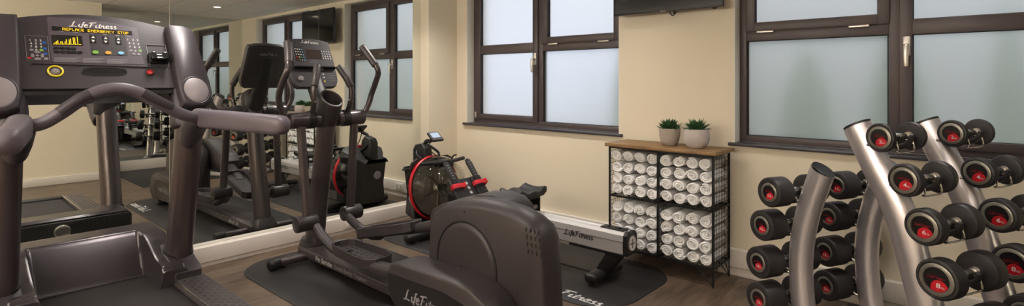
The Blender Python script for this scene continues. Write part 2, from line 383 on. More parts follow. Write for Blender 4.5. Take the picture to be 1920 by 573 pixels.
# mirrors
tag(MB().box(MX-.006, MX, 1.2125, 2.3375, .146, ZC-.004).build('mirror_panel', M['mirror'], smooth=False), 'tall wall mirror panel behind the cross trainer console', 'mirror', 'mirror panels on the left wall')
tag(MB().box(MX-.006, MX, .0825, 1.2095, .146, ZC-.004).build('mirror_panel', M['mirror'], smooth=False), 'tall wall mirror panel in front of the treadmill console', 'mirror', 'mirror panels on the left wall')
tag(MB().box(MX-.006, MX, 2.3405, 3.449, .146, ZC-.004).build('mirror_panel', M['mirror'], smooth=False), 'tall wall mirror panel nearest the room corner, behind the rowing machine', 'mirror', 'mirror panels on the left wall')
tag(MB().box(MX-.006, MX, -1.05, .0795, .146, ZC-.004).build('mirror_panel', M['mirror'], smooth=False), 'tall wall mirror panel left of the treadmill console, leftmost of the mirror panels', 'mirror', 'mirror panels on the left wall')
tag(MB().box(RX2, RX2+.006, 2.7915, WY-.002, .146, ZC-.004).build('mirror_panel', M['mirror'], smooth=False), 'opposite wall mirror panel next to the windows, seen in reflection', 'mirror')
tag(MB().box(RX2, RX2+.006, SY+.002, 2.7885, .146, ZC-.004).build('mirror_panel', M['mirror'], smooth=False), 'opposite wall mirror panel next to the plain cream wall, seen in reflection', 'mirror')

# windows ----------------------------------------------------------
def window(idx, x0, x1, flip):
    fr = thing('window_%d' % idx, 'x', 'x', ((x0+x1)/2, GY, SZ)); del fr['label']; del fr['category']; struct(fr)
    y0, y1 = GY-.035, GY+.035; m = MB(); mid = (x0+x1)/2
    m.box(x0, x0+.05, y0, y1, SZ, TZ, .003); m.box(x1-.05, x1, y0, y1, SZ, TZ, .003)
    m.box(x0+.05, x1-.05, y0, y1, SZ, SZ+.045, .003); m.box(x0+.05, x1-.05, y0, y1, TZ-.05, TZ, .003)
    m.box(mid-.03, mid+.03, y0, y1, SZ+.045, TZ-.05, .003)
    fx0, fx1, sx0, sx1 = (mid+.03, x1-.05, x0+.05, mid-.03) if not flip else (x0+.05, mid-.03, mid+.03, x1-.05)
    # fixed half: transom under a top-hung light
    m.box(fx0, fx1, y0, y1, 1.632, 1.70, .003)
    m.build('window_frame', M['frame'], fr)
    panes = []
    # top-hung sash
    s = MB(); ys = y0-.014
    def ring(s, a, b, c, d, w, yb=.006, wt=None):
        wt = wt or w
        s.box(a, a+w, ys, y1-.02, c, d, .004); s.box(b-w, b, ys, y1-.02, c, d, .004); s.box(a+w-.001, b-w+.001, ys, y1-.02, c, c+wt, .004); s.box(a+w-.001, b-w+.001, ys, y1-.02, d-wt, d, .004)
    ring(s, fx0-.006, fx1+.006, 1.697, TZ-.045, .062)
    s1 = s.build('window_sash', M['frame'], fr)
    # side-hung sash with mid rail
    s = MB(); ring(s, sx0-.006, sx1+.006, SZ+.04, TZ-.045, .062, wt=.05); s.box(sx0+.05, sx1-.05, ys+.004, y1-.02, 1.627, 1.715, .004)
    s2 = s.build('window_sash', M['frame'], fr)
    gs = [(fx0+.004, fx1-.004, SZ+.045, 1.632), (fx0+.056, fx1-.056, 1.755, TZ-.105), (sx0+.056, sx1-.056, SZ+.088, 1.627), (sx0+.056, sx1-.056, 1.715, TZ-.093)]
    for i, (a, b, c, d) in enumerate(gs):
        MB().box(a-.01, b+.01, GY-.004, GY+.004, c-.01, d+.01).build('window_pane', M['frost'], fr if i == 0 else (s1 if i == 1 else s2), smooth=False)
        g = MB(); w = .004
        g.box(a, a+w, GY-.022, GY-.003, c, d); g.box(b-w, b, GY-.022, GY-.003, c, d); g.box(a, b, GY-.022, GY-.003, c, c+w); g.box(a, b, GY-.022, GY-.003, d-w, d)
        g.build('gasket', M['gasket'], fr if i == 0 else (s1 if i == 1 else s2), smooth=False)
    # hinges on the transom
    for hx in (fx0+.13, fx1-.15):
        MB().box(hx-.055, hx+.055, ys-.012, ys+.002, 1.684, 1.698, .003).build('hinge', M['nickel'], s1)
    hx = sx0+.002 if not flip else sx1-.002
    MB().box(hx-.012, hx+.012, ys-.012, ys+.01, SZ+.05, SZ+.11, .003).build('hinge', M['nickel'], s2)
    # handle
    hx = (sx1-.022) if not flip else (sx0+.022)
    if flip: hx = sx0+.03
    h = MB().box(hx-.018, hx+.018, ys-.012, ys+.002, 1.50, 1.615, .005).cyl((hx, ys-.005, 1.555), (hx, ys-.05, 1.555), .014, .013)
    h.tube([(hx, ys-.045, 1.565), (hx, ys-.052, 1.52), (hx, ys-.05, 1.44)], [.014, .013, .011], [.01, .009, .008], n=4, seg=12, up=(0, 1, 0), dome=.006, p=3)
    h.build('handle', M['nickel'], s2)
    h = MB().box(x0-.035, x1+.035, WY-.03, GY-.035, SZ-.022, SZ, .004)
    h.build('sill', M['sill'], fr)
    return fr
window(1, W1[0], W1[1], False); window(2, W2[0], W2[1], True)
# outside
tag(MB().box(-16, 14, WY+.32, 22, -.4, -.3).build('paving', M['outgrd'], smooth=False), 'pale paving outside beyond the frosted windows', 'paving', kind='stuff')
hd = MB()
for i in range(13):
    x = -2.6+i*.52+random.uniform(-.12, .12); r = random.uniform(.12, .2)
    hd.lathe([(.02, 0), (r, .15), (r*1.15, .9), (r*.8, 1.6), (.03, 2.05+random.uniform(-.2, .15))], (x, 4.75+random.uniform(-.1, .1), -.299), seg=9)
tag(hd.build('hedge', M['hedge']), 'row of green shrubs blurred behind the frosted right window', 'hedge', kind='stuff')
tag(MB().box(-2.4, 6, 6.3, 6.4, -.299, 2.6).build('garden_wall', M['outwall'], smooth=False), 'pale garden wall blurred behind the frosted right window', 'wall')

# sockets
def socket(o, ax, n, label):
    t = thing('wall_socket', label, 'socket', o); ax, n, up = V(ax), V(n), V((0, 0, 1)); o = V(o)
    m = MB(Matrix.Translation(o) @ Matrix((ax, n, up)).transposed().to_4x4())
    m.box(-.073, .073, -.001, .008, -.04, .04, .004); m.build('face_plate', M['skirt'], t)
    for dx in (-.035, .035):
        k = MB(m.m).box(dx-.006, dx+.006, .007, .012, .014, .03, .002); k.build('switch', M['white'], t)
        k = MB(m.m).box(dx-.004, dx+.004, .0078, .0088, -.008, .004).box(dx-.014, dx-.006, .0078, .0088, -.026, -.02).box(dx+.006, dx+.014, .0078, .0088, -.026, -.02)
        k.build('pin_hole', M['dark'], t, smooth=False)
socket((-3.50, WY-.042, .122), (1, 0, 0), (0, -1, 0), 'white double socket on the window wall skirting behind the rowing machine, seen in the mirror')
socket((MX+.07, 2.62, .088), (0, 1, 0), (1, 0, 0), 'white double socket on the mirror plinth behind the cross trainer')

# downlights
def downlight(x, y, label, k=1):
    t = thing('ceiling_downlight', label, 'downlight', (x, y, ZC), group='recessed ceiling downlights')
    MB().lathe([(.045, -.001), (.048, -.006), (.06, -.006), (.064, 0)], (x, y, ZC), seg=28).build('trim_ring', M['skirt'], t)
    MB().lathe([(.0001, -.002), (.046, -.002)], (x, y, ZC), seg=28).build('lens', M['lamp'], t)
    li = bpy.data.lights.new('downlight_lamp', 'SPOT'); li.energy = LP*k; li.color = (1, .94, .87); li.spot_size = math.radians(135); li.spot_blend = 1; li.shadow_soft_size = .10
    lo = bpy.data.objects.new('downlight_lamp', li); COL.objects.link(lo); lo.location = (x, y, ZC-.03)
    return t
LP = 56; UP = 84
dl = [(-.33, 2.93, 'recessed round downlight reflected near the top of the mirror, above the dumbbells'),
      (-2.25, 2.93, 'recessed round downlight above the towel shelf and rower'),
      (-.33, 1.15, 'recessed round downlight above the camera side of the room, right'),
      (-2.25, 1.15, 'recessed round downlight above the end of the treadmill'),
      (-.33, -.7, 'recessed round downlight behind the camera, right'),
      (-2.25, -.7, 'recessed round downlight behind the camera, left'),
      (-3.55, 2.93, 'recessed round downlight above the rowing machine near the mirror', 2.1),
      (-3.55, 1.15, 'recessed round downlight between treadmill and cross trainer near the mirror', 1.4)]
for a in dl: downlight(*a)
# added fill lamps without fixtures by the back wall, aimed up at the ceiling
for x in (-3.2, -1.4):
    li = bpy.data.lights.new('ceiling_fill_lamp', 'AREA'); li.shape = 'RECTANGLE'; li.size = 1.3; li.size_y = .25; li.energy = UP; li.color = (1, .97, .94)
    lo = bpy.data.objects.new('ceiling_fill_lamp', li); COL.objects.link(lo); lo.location = (x, BY+.15, 1.75); lo.rotation_euler = (math.radians(180-14), 0, 0)

# ================================================================== TREADMILL
def treadmill():
    yc = .66
    t = thing('treadmill', 'large charcoal treadmill with lit amber display facing the mirror', 'treadmill', (-3.0, yc, 0))
    # underframe and deck
    m = MB().box(-3.98, -1.93, .24, 1.08, .06, .17, .01)
    for (x, y) in ((-3.9, .3), (-3.9, 1.02), (-2.05, .3), (-2.05, 1.02)): m.cyl((x, y, 0), (x, y, .065), .03)
    m.build('deck_frame', M['dark'], t)
    MB().box(-3.72, -1.97, .355, .965, .165, .222, .012, 3).build('running_belt', M['belt'], t)
    for s in (-1, 1):
        a, b = (.965, 1.12)
        ya, yb = (a, b) if s > 0 else (2*yc-b, 2*yc-a)
        r = MB().box(-3.42, -1.95, ya, yb, .12, .25, .014, 3).build('foot_rail', M['rail'], t)
        d = MB(); yi = .985 if s > 0 else 2*yc-.985
        for i in range(22):
            for j in range(5):
                y = (1.0+j*.024) if s > 0 else 2*yc-(1.0+j*.024)
                x = -3.30+i*.06+(.03 if j % 2 else 0)
                d.disc((x, y, .2496), (1, 0, 0), (0, 1, 0), .017, .0075, .0012, 12)
        d.build('grip_dimple', mat('dimple_dark_rubber', (52, 48, 50), .6), r)
        yy = .968 if s > 0 else 2*yc-.968
        MB().cyl((-3.38, yy, .246), (-1.97, yy, .246), .005, seg=8).build('trim_strip', M['chrome'], r)
    MB().box(-1.99, -1.90, .2, 1.12, .08, .245, .02, 3).build('end_cap', M['dark'], t)
    # motor hood as a smooth height surface: high at the front, a foot recess in the middle
    xs = [-4.065+i*(.72/44) for i in range(45)]; ys = []
    ya, yb = .275, 1.045; ny = 110
    ys = [ya+(yb-ya)*j/ny for j in range(ny+1)]
    def sm(a, b, x): x = max(0, min(1, (x-a)/(b-a))); return x*x*(3-2*x)
    def hz(x, y):
        e = abs(y-yc)
        top = .447 - .012*sm(-4.03, -4.065, x)
        side = top - .118*sm(-3.86, -3.42, x)-.02*sm(-3.40, -3.35, x)
        cen = top - .225*max(0, min(1, (x+3.862)/.215))
        wd = .245+.0*x; k = sm(wd-.004-.012*sm(-3.86, -3.6, x), wd+.016, e)
        if x > -3.645: cen = min(cen, .205)
        z = cen*(1-k)+side*k
        z -= .03*sm(.355, .385, e)
        return z
    vs = []; nx = len(xs); nn = len(ys)
    for x in xs:
        for y in ys: vs.append((x, y, hz(x, y)))
    for x in xs:
        for y in ys: vs.append((x, y, .07))
    fs = []
    for i in range(nx-1):
        for j in range(nn-1):
            fs.append((i*nn+j, (i+1)*nn+j, (i+1)*nn+j+1, i*nn+j+1)); o = nx*nn; fs.append((o+i*nn+j, o+i*nn+j+1, o+(i+1)*nn+j+1, o+(i+1)*nn+j))
    o = nx*nn
    for j in range(nn-1):
        fs.append((j, j+1, o+j+1, o+j)); k = (nx-1)*nn; fs.append((k+j+1, k+j, o+k+j, o+k+j+1))
    for i in range(nx-1):
        fs.append(((i+1)*nn, i*nn, o+i*nn, o+(i+1)*nn)); k = nn-1; fs.append((i*nn+k, (i+1)*nn+k, o+(i+1)*nn+k, o+i*nn+k))
    hood = MB().add(vs, fs).build('motor_hood', M['hood'], t, angle=60)
    MB().tube([(-3.648, yc-.24, .226), (-3.648, yc+.24, .226)], .005, seg=10).build('recess_lip', M['tmpl'], hood)
    # front vent panel
    v = MB().box(-4.085, -4.06, .285, 1.035, .30, .425, .006).build('vent_panel', M['dark'], hood)
    g = MB()
    for i in range(34):
        y = .30+i*.0215
        if abs(y-yc) < .06: continue
        for k in range(5): g.box(-4.0865, -4.084, y, y+.009, .312+k*.021, .326+k*.021)
    g.build('vent_slots', M['gasket'], v, smooth=False)
    MB().lathe([(0, .003), (.036, .003), (.042, .006), (.046, 0)], (-4.085, yc, .362), (-1, 0, 0), 28).build('round_emblem', M['chrome'], v)
    # uprights
    for s in (-1, 1):
        y = yc+s*.378
        u = MB().tube([(-3.545, y, .30), (-3.43, y, .74), (-3.352, y, 1.08), (-3.345, y, 1.13)], [.082, .082, .08, .074], [.066, .066, .066, .06], n=6, seg=28, side=(1, 0, 0), p=2.3)
        u = u.build('upright', M['tmup'], t)
        MB().tube([(-3.575, y, .20), (-3.558, y, .30), (-3.535, y, .375)], [.096, .094, .09], [.078, .076, .073], n=3, seg=28, side=(1, 0, 0), p=2.4).build('upright_boot', M['dark'], t)
    # block where each upright joins the hood
    for s in (-1, 1):
        y = yc+s*.372
        MB().prism([(-3.62, .2), (-3.345, .2), (-3.34, .285), (-3.37, .31), (-3.48, .345), (-3.62, .39)], (0, y+.07, 0), (1, 0, 0), (0, 0, 1), .14, .012, 3).build('upright_foot_cover', M['tmpl'], t)
    # console frame of reference
    O = V((-3.375, 0, 1.315)); D = V((-.202, 0, .350)).normalized(); Yx = V((0, 1, 0)); Nn = Yx.cross(D)   # faces the user (+x, up)
    def cp(px, py, off=0):
        p = on_plane(px, py, O+Nn*off, Nn); return (p.y, (p-O).dot(D))
    def P3(y, s, off=0): return O + Yx*y + D*s + Nn*off
    w = .322; prof = [(yc-w, -.005), (yc+w, -.005)]
    top = []
    for i in range(13):
        a = -1+2*i/12; top.append((yc-a*w, .405+.05*(1-a*a)))
    prof += top
    con = MB().pillow(prof, O, Yx, D, Nn, [(-.085, .03, 0), (-.07, .008, 0), (-.02, 0, 0), (-.004, .002, 0), (0, .006, 0)]).build('console', M['console'], t, angle=30)
    # underside lip
    MB().pillow([(yc-w, -.03), (yc+w, -.03), (yc+w, .0), (yc-w, .0)], O, Yx, D, Nn, [(-.11, 0, 0), (-.10, 0, 0), (-.012, 0, 0)]).build('console_lip', M['dark2'], con)
    def poly(px, off, name, m, par, h=.001):
        pts = [cp(*q, off) for q in px]; pts = pts if sum(pts[i][0]*pts[(i+1) % len(pts)][1]-pts[(i+1) % len(pts)][0]*pts[i][1] for i in range(len(pts))) > 0 else pts[::-1]
        return MB().prism(pts, P3(0, 0, off), Yx, D, h).build(name, m, par, smooth=False)
    poly([(87, 32), (158, 35), (215, 44), (256, 53), (263, 85), (271, 121), (180, 118), (97, 116)], .0, 'display_panel', M['console2'], con)
    poly([(168, 60), (234, 64), (240, 104), (172, 104)], .001, 'button_field', M['console'], con)
    poly([(97, 49), (247, 58.5), (248, 66.5), (98, 57)], .001, 'message_display', M['lcdoff'], con)
    poly([(96, 65), (153, 67.5), (156, 86), (98, 85)], .001, 'graph_display', M['lcdoff'], con)
    lg = MB(); a = P3(*cp(132, 49.5), .001); b = P3(*cp(222, 55.5), .001); script_logo(lg, a, (b-a), D, (b-a).length*.97, wt=.17); lg.build('logo', M['white'], con, smooth=False)
    lt = MB(); a = P3(*cp(117, 57.2), .002); b = P3(*cp(241, 65.2), .002); dot_text(lt, 'REPLACE EMERGENCY STOP', a, b-a, D, (b-a).length, .0165); lt.build('message_text', M['led'], con, smooth=False)
    g = MB(); a = P3(*cp(99.5, 83.5), .002); b = P3(*cp(153, 84.5), .002); ux = (b-a).normalized(); wd = (b-a).length
    for i, n in enumerate([1, 2, 3, 4, 1, 3, 3, 1, 3, 5, 1, 5, 6, 1, 7, 7, 1, 8, 1, 1]):
        for k in range(n):
            if i in (4, 7, 10, 13) and k: continue
            g.slab(a, ux, D, wd*i/20+.0008, wd*(i+.68)/20, .0003+k*.0064, .0048+k*.0064)
    g.build('graph_bars', M['led'], con, smooth=False)
    for k, (x, y) in enumerate([(105, 90), (116, 90.5), (127, 91), (138, 91.5), (106, 97), (117.5, 97.5), (129, 98), (139, 98), (149.5, 98.5)]):
        q = cp(x, y, .001); MB().disc(P3(*q, .001), Yx, D, .0115, .0075, .003).build('oval_key', M['blackgloss'], con)
    for (x, y, mm) in ((179, 98, 'green'), (203, 99, 'orange'), (227, 99.5, 'blueb')):
        q = cp(x, y, .002); MB().disc(P3(*q, .002), Yx, D, .0135, .010, .003).build('oval_button', M[mm], con)
    for i, (x, y0, y1) in enumerate(((174.5, 70, 77), (198, 72, 78.5), (222, 73.5, 80))):
        q0 = cp(x, y0, .002); q1 = cp(x, y1, .002); c = ((q0[0]+q1[0])/2, (q0[1]+q1[1])/2)
        b = MB().pillow([(c[0]-.013, c[1]-.024), (c[0]+.013, c[1]-.024), (c[0]+.013, c[1]+.024), (c[0]-.013, c[1]+.024)], P3(0, 0, .002), Yx, D, Nn, [(0, 0, 0), (.001, 0, 0), (.002, .002, 0)]).build('arrow_key', M['blackgloss'], con)
        g = MB()
        for sg, q in ((1, q0), (-1, q1)): g.add([P3(q[0]-.008, q[1]-.006*sg, .0046), P3(q[0]+.008, q[1]-.006*sg, .0046), P3(q[0], q[1]+.009*sg, .0046)], [(0, 1, 2)])
        g.build('arrow', M['white'], b, recalc=False, smooth=False)
    # TV keypad: outlined rounded box
    bx = [(46, 66.5), (89, 68.5), (93, 112.5), (50.5, 112.5)]
    pts = [cp(*q, .001) for q in bx]; g = MB()
    for i in range(4): g.cyl(P3(*pts[i], .001), P3(*pts[(i+1) % 4], .001), .0011, seg=6)
    g.build('keypad_outline', M['grey'], con)
    def keys(x0, y0, ax, ay, n, mm, r=.0055, name='number_key', text=None):
        for i, (cx, cy) in enumerate([(x0+ax[0]*c+ay[0]*r_, y0+ax[1]*c+ay[1]*r_) for r_ in range(n[1]) for c in range(n[0])]):
            q = cp(cx, cy, .001); g = MB()
            s = str(i+1) if i < 9 else (['', '0', ''])[i-9]
            if s: type_text(g, s, P3(q[0]-.0045, q[1]-.005, .001), Yx, D, .017); g.build(name, mm, con, smooth=False)
            else: g.disc(P3(*q, .001), Yx, D, .0085, .006, .001).build('soft_key', M['grey'], con)
    keys(58, 75.5, (9.3, .4), (.4, 6), (3, 4), M['white'])
    keys(241, 74.5, (8.7, .7), (1.5, 6.7), (3, 4), M['white'])
    for (x, y, mm) in ((55, 108.5, 'red'), (86.5, 110, 'grey'), (82.5, 80, 'blue2'), (84, 91, 'blue2'), (85, 101, 'blue2'), (77.5, 94, 'green'), (263, 94.5, 'green'), (251, 101, 'grey'), (260.5, 101.5, 'grey')):
        q = cp(x, y, .001); MB().disc(P3(*q, .001), Yx, D, .008, .0065, .0015).build('coloured_key', M[mm], con)
    for (x, y, a, b) in ((70, 98, .013, .007), (70.5, 110, .013, .007), (61, 104, .007, .012), (79.5, 104.5, .007, .012), (70, 104, .007, .006)):
        q = cp(x, y, .001); MB().disc(P3(*q, .001), Yx, D, a, b, .002).build('direction_key', M['disc'], con)
    g = MB()
    for (xa, xb, y) in ((102, 152, 108), (155, 196, 109.5), (201, 240, 111)):
        g = MB()
        for k in range(6):
            a = cp(xa, y+k*1.6, .001); b = cp(xb-(k % 3)*5, y+.5+k*1.6, .001); g.add([P3(*a, .0012), P3(*b, .0012), P3(b[0], b[1]+.0016, .0012), P3(a[0], a[1]+.0016, .0012)], [(0, 1, 2, 3)])
        g.build('instruction_print', M['grey'], con, recalc=False, smooth=False)
    for (x, y, l) in ((110, 58.8, 10), (137, 61, 10), (169.5, 63, 6), (193, 65.5, 8), (216, 67, 8), (236, 67.5, 9)):
        g = MB(); a = cp(x, y, .001); b = cp(x+l, y+.7, .001); g.add([P3(*a, .0025), P3(*b, .0025), P3(b[0], b[1]+.0028, .0025), P3(a[0], a[1]+.0028, .0025)], [(0, 1, 2, 3)])
        g.build('heading_print', M['grey'], con, recalc=False, smooth=False)
    # lower strip
    a, b = cp(60, 119), cp(312, 126.5)
    g = MB(); g.cyl(P3(a[0], a[1], .002), P3(b[0], b[1], .002), .0035, seg=8).build('strip_edge', M['tmpl'], con)
    q = cp(104, 133.5); k = MB().lathe([(.0245, 0), (.0245, .004), (.028, .006), (.032, .004), (.032, 0)], P3(*q), Nn, 32).build('yellow_ring', M['yellow'], con)
    MB().lathe([(0, .009), (.013, .008), (.017, .002), (.019, 0)], P3(*q), Nn, 28).build('stop_magnet', M['disc'], k)
    pts = []
    q = cp(197, 134)
    for i in range(32):
        a = 2*PI*i/32; c, d = math.cos(a), math.sin(a); pts.append((q[0]+.092*math.copysign(abs(c)**.6, c), q[1]+.019*math.copysign(abs(d)**.75, d)))
    MB().prism(pts, P3(0, 0, -.001), Yx, D, .0025).build('tray_recess', M['dark2'], con)
    MB().pillow(pts, P3(0, 0, .0), Yx, D, Nn, [(0, -.004, 0), (.004, -.003, 0), (.004, -.0015, 0), (0, 0, 0)]).build('tray_rim', M['console'], con)
    q = cp(281, 136); MB().lathe([(.0, .012), (.013, .010), (.0155, .002), (.0155, 0)], P3(*q), Nn, 24).build('stop_button', M['red'], con)
    MB().lathe([(.0155, .0), (.0155, .003), (.021, .003), (.022, 0)], P3(*q), Nn, 28).build('stop_button_bezel', M['dark'], con)
    a = P3(*cp(266, 153), -.012)
    # phone cradle
    fr = [cp(273, 84), cp(310, 85.5), cp(317, 125), cp(281, 122)]; g = MB()
    for i in (0, 1, 3): g.cyl(P3(*fr[i], .002), P3(*fr[(i+1) % 4], .002), .0018, seg=6)
    g.build('cradle_frame', M['grey'], con)
    c0 = cp(296, 110); g = MB(Matrix.Translation(P3(*c0, .0)) @ Matrix((Yx, D, Nn)).transposed().to_4x4())
    g.box(-.048, .048, -.034, .03, 0, .012, .01, 3).box(-.04, .04, -.03, -.012, .008, .045, .008, 3).box(-.042, -.016, -.03, .018, .035, .05, .006, 3).box(.012, .042, -.03, .018, .035, .05, .006, 3)
    g.build('phone_cradle', M['dark2'], con)
    # small sticker on the lip
    L0 = O+Nn*-.0115; a = on_plane(268, 154, L0, Nn); b = on_plane(289, 155, L0, Nn)
    MB().slab(a, b-a, D, 0, (b-a).length, -.004, .004).build('lip_sticker', M['grey'], con, smooth=False)
    # wings
    for s in (-1, 1):
        pr = [(.315, .395), (.40, .395), (.448, .372), (.462, .33), (.470, .2), (.487, .02), (.487, -.06), (.468, -.115), (.425, -.148), (.375, -.150), (.330, -.125), (.318, -.06)]
        pts = [(yc+s*a, b) for a, b in pr]
        if s < 0: pts = pts[::-1]
        wing = MB().pillow(pts, O, Yx, D, Nn, [(-.13, .035, 0), (-.11, .012, 0), (-.05, 0, 0), (.03, .001, 0), (.046, .008, 0), (.052, .016, 0)]).build('console_wing', M['tmpl'], t, angle=40)
        MB().lathe([(0, .004), (.9, .004), (1, .0), (1, -.004)], (0, 0, 0), (0, 0, 1), 40).build('silver_disc', M['disc'], wing)
        d = bpy.data.objects[-1] if False else wing.children[0]
        Mx = Matrix((Yx*.062, D*.078, Nn)).transposed().to_4x4(); Mx.translation = P3(yc+s*.402, -.045, .052)
        d.data.transform(W[t].inverted() @ Mx @ W[t])
        rm = MB().tube([P3(yc+s*.402+.068*math.cos(2*PI*i/40), -.045+.085*math.sin(2*PI*i/40), .051) for i in range(41)], .0035, seg=8, n=1, side=Nn).build('disc_rim', M['tmpl'], wing)
        MB().tube([(-3.43, yc+s*.37, 1.36), (-3.38, yc+s*.36, 1.22), (-3.35, yc+s*.355, 1.10)], [.05, .06, .07], [.06, .068, .066], n=6, seg=24, side=(1, 0, 0), dome=.02).build('wing_neck', M['tmpl'], t)
    # arm brackets and rails
    for s in (-1, 1):
        y = yc+s*.35; Y = lambda d: yc+s*d
        MB().tube([(-3.27, y, 1.035), (-3.22, y, 1.08), (-3.15, y, 1.13), (-3.06, Y(.352), 1.152)], [.07, .074, .066, .05], [.048, .056, .058, .052], n=6, seg=24, up=(0, 1, 0), dome=.03).build('arm_bracket', M['tmpl'], t)
        arm = MB().tube([(-3.09, Y(.352), 1.155), (-2.85, Y(.38), 1.155), (-2.6, Y(.418), 1.153), (-2.40, Y(.452), 1.15)], [.049, .048, .046, .045], [.043, .043, .042, .041], n=5, seg=28, up=(0, 1, 0), p=2.8, dome=.05, side=(0, 0, 1)).build('side_arm', M['tmarm'], t)
        MB().tube([(-3.105, Y(.352), 1.155), (-3.085, Y(.354), 1.155)], [.052, .052], [.046, .046], seg=28, side=(0, 0, 1), p=2.8).build('arm_collar', M['disc'], arm)
    # front heart-rate bar
    hb = [(-3.07, .302, 1.157), (-3.05, .369, 1.165), (-3.03, .431, 1.207), (-3.02, .505, 1.268), (-3.02, .582, 1.307), (-3.02, .657, 1.314), (-3.02, .732, 1.288), (-3.02, .82, 1.233), (-3.03, .909, 1.182), (-3.06, .985, 1.158), (-3.10, 1.01, 1.156)]
    h = MB().tube(hb, .0285, .0285, n=6, seg=22).build('front_bar', M['tmarm'], t)
    for sg, i in ((1, 2), (-1, 7)):
        a, b = V(hb[i]), V(hb[i+1] if sg > 0 else hb[i])
        q = catmull([V(hb[j])+V((.004, 0, .004)) for j in ((2, 3, 4) if sg > 0 else (6, 7, 8))], 5)
        MB().tube([p for p in q[:8]], .0272, seg=20).build('pulse_sensor', M['tmpl'], h)
    for y, x in ((.322, -3.068), (.985, -3.06)): MB().cyl((x, y-.016, 1.157), (x, y+.016, 1.157), .033, seg=24, bev=.004).build('bar_collar', M['tmpl'], h)
    return t
treadmill()

# ================================================================== ELLIPTICAL
def elliptical():
    yc = 2.055
    t = thing('cross_trainer', 'charcoal elliptical cross trainer with upright moving arms on a black mat', 'cross trainer', (-2.7, yc, 0))
    b = MB().box(-3.9, -2.1, yc-.112, yc+.112, .036, .10, .008, 3).build('base_beam', M['elmet'], t)
    g = MB(); y = yc-.1125
    type_text(g, 'Fit Stride', (-3.62, y, .055), (1, 0, 0), (0, 0, 1), .05, width=.22, h=.0012); g.build('lettering', M['white'], b, smooth=False); g = MB(); type_text(g, 'Total Body Trainer', (-3.37, y, .055), (1, 0, 0), (0, 0, 1), .044, width=.40, h=.0012); g.build('lettering', M['grey'], b, smooth=False); g = MB()
    y = yc+.1125; type_text(g, 'Fit Stride Total Body Trainer', (-2.95, y, .055), (-1, 0, 0), (0, 0, 1), .046, width=.64, h=.0012)
    g.build('lettering', M['grey'], b, smooth=False)
    f = MB().tube([(-3.80, yc-.31, .045), (-3.80, yc+.31, .045)], .035, .028, seg=20, p=3, side=(1, 0, 0)).build('front_foot', M['elmet'], t)
    for s in (-1, 1):
        MB().tube([(-3.80, yc+s*.30, .046), (-3.80, yc+s*.365, .044)], .044, .036, seg=20, p=2.6, side=(1, 0, 0), dome=.012).build('foot_wheel', M['dark'], f)
        MB().cyl((-3.80, yc+s*.27, .007), (-3.80, yc+s*.27, .03), .018).build('levelling_foot', M['dark'], f)
    MB().box(-1.9, -1.83, yc-.28, yc+.28, .007, .075, .015, 3).build('rear_foot', M['elmet'], t)
    # post
    p = MB().tube([(-3.862, yc, .08), (-3.79, yc, .45), (-3.71, yc, .85), (-3.645, yc, 1.19)], [.078, .075, .073, .070], [.072, .068, .066, .064], n=5, seg=28, side=(1, 0, 0)).build('post', M['elmet'], t)
    MB().tube([(-3.875, yc, .06), (-3.865, yc, .10), (-3.855, yc, .14)], [.1, .096, .088], [.10, .095, .083], n=3, seg=28, side=(1, 0, 0), p=2.8).build('post_boot', M['elpl'], t)
    c0, c1 = V((-3.68, yc, 1.03)), V((-3.60, yc, 1.235)); ax = (c1-c0).normalized()
    L = (c1-c0).length
    bh = MB().lathe([(.068, -.01), (.080, .03), (.081, L-.01), (.079, L), (.068, L), (.066, L-.01), (.06, .04), (0, .04)], c0, ax, 36)
    bh.v = [V((q.x, q.y, q.z-(q.x+3.62)*.42)) if (q-c0).dot(ax) > L-.02 else q for q in bh.v]
    bh.build('bottle_holder', M['elpl'], t)
    # console neck
    MB().tube([(-3.70, yc, 1.12), (-3.77, yc, 1.22), (-3.875, yc, 1.38), (-3.935, yc, 1.53)], [.062, .066, .062, .055], [.055, .05, .045, .03], n=5, seg=22, side=(0, 1, 0), p=2.6, dome=.02).build('console_neck', M['dark'], t)
    # console
    O = V((-3.80, 0, 1.31)); D = V((-.14, 0, .345)).normalized(); Yx = V((0, 1, 0)); Nn = Yx.cross(D)
    def cp(px, py, off=0): q = on_plane(px, py, O+Nn*off, Nn); return (q.y, (q-O).dot(D))
    def P3(y, s, off=0): return O+Yx*y+D*s+Nn*off
    pr = []
    H = .392
    base = [(-.165, .004), (-.145, -.008), (.145, -.008), (.165, .004), (.186, .045), (.190, .09), (.176, H-.04), (.166, H-.012), (.11, H+.004), (0, H+.012), (-.11, H+.004), (-.166, H-.012), (-.176, H-.04), (-.190, .09), (-.186, .045)]
    pr = [(yc-.006+a, b) for a, b in base]
    con = MB().pillow(pr, O, Yx, D, Nn, [(-.06, .022, 0), (-.05, .006, 0), (-.02, 0, 0), (-.006, .002, 0), (0, .008, 0)]).build('console', M['console'], t)
    MB().pillow([(yc-.16, .155), (yc+.17, .155), (yc+.152, H-.02), (yc-.142, H-.02)], O, Yx, D, Nn, [(-.005, 0, 0), (.014, .0, 0), (.02, .006, 0)]).build('display_housing', M['console'], con)
    q0 = cp(540, 119); q1 = cp(633, 120)
    MB().tube([P3(yc-.165, .150, .012), P3(yc+.172, .150, .012)], .007, .016, seg=12, side=D).build('reading_ledge', M['dark2'], con)
    o2 = .0205
    pts = [cp(575, 93, o2), cp(603, 95, o2), cp(607, 118, o2), cp(577, 117, o2)][::-1]
    def poly(px, off, name, m): 
        pts = [cp(*q, off) for q in px]; A = sum(pts[i][0]*pts[(i+1) % len(pts)][1]-pts[(i+1) % len(pts)][0]*pts[i][1] for i in range(len(pts)))
        return MB().prism(pts if A > 0 else pts[::-1], P3(0, 0, off), Yx, D, .001).build(name, m, con, smooth=False)
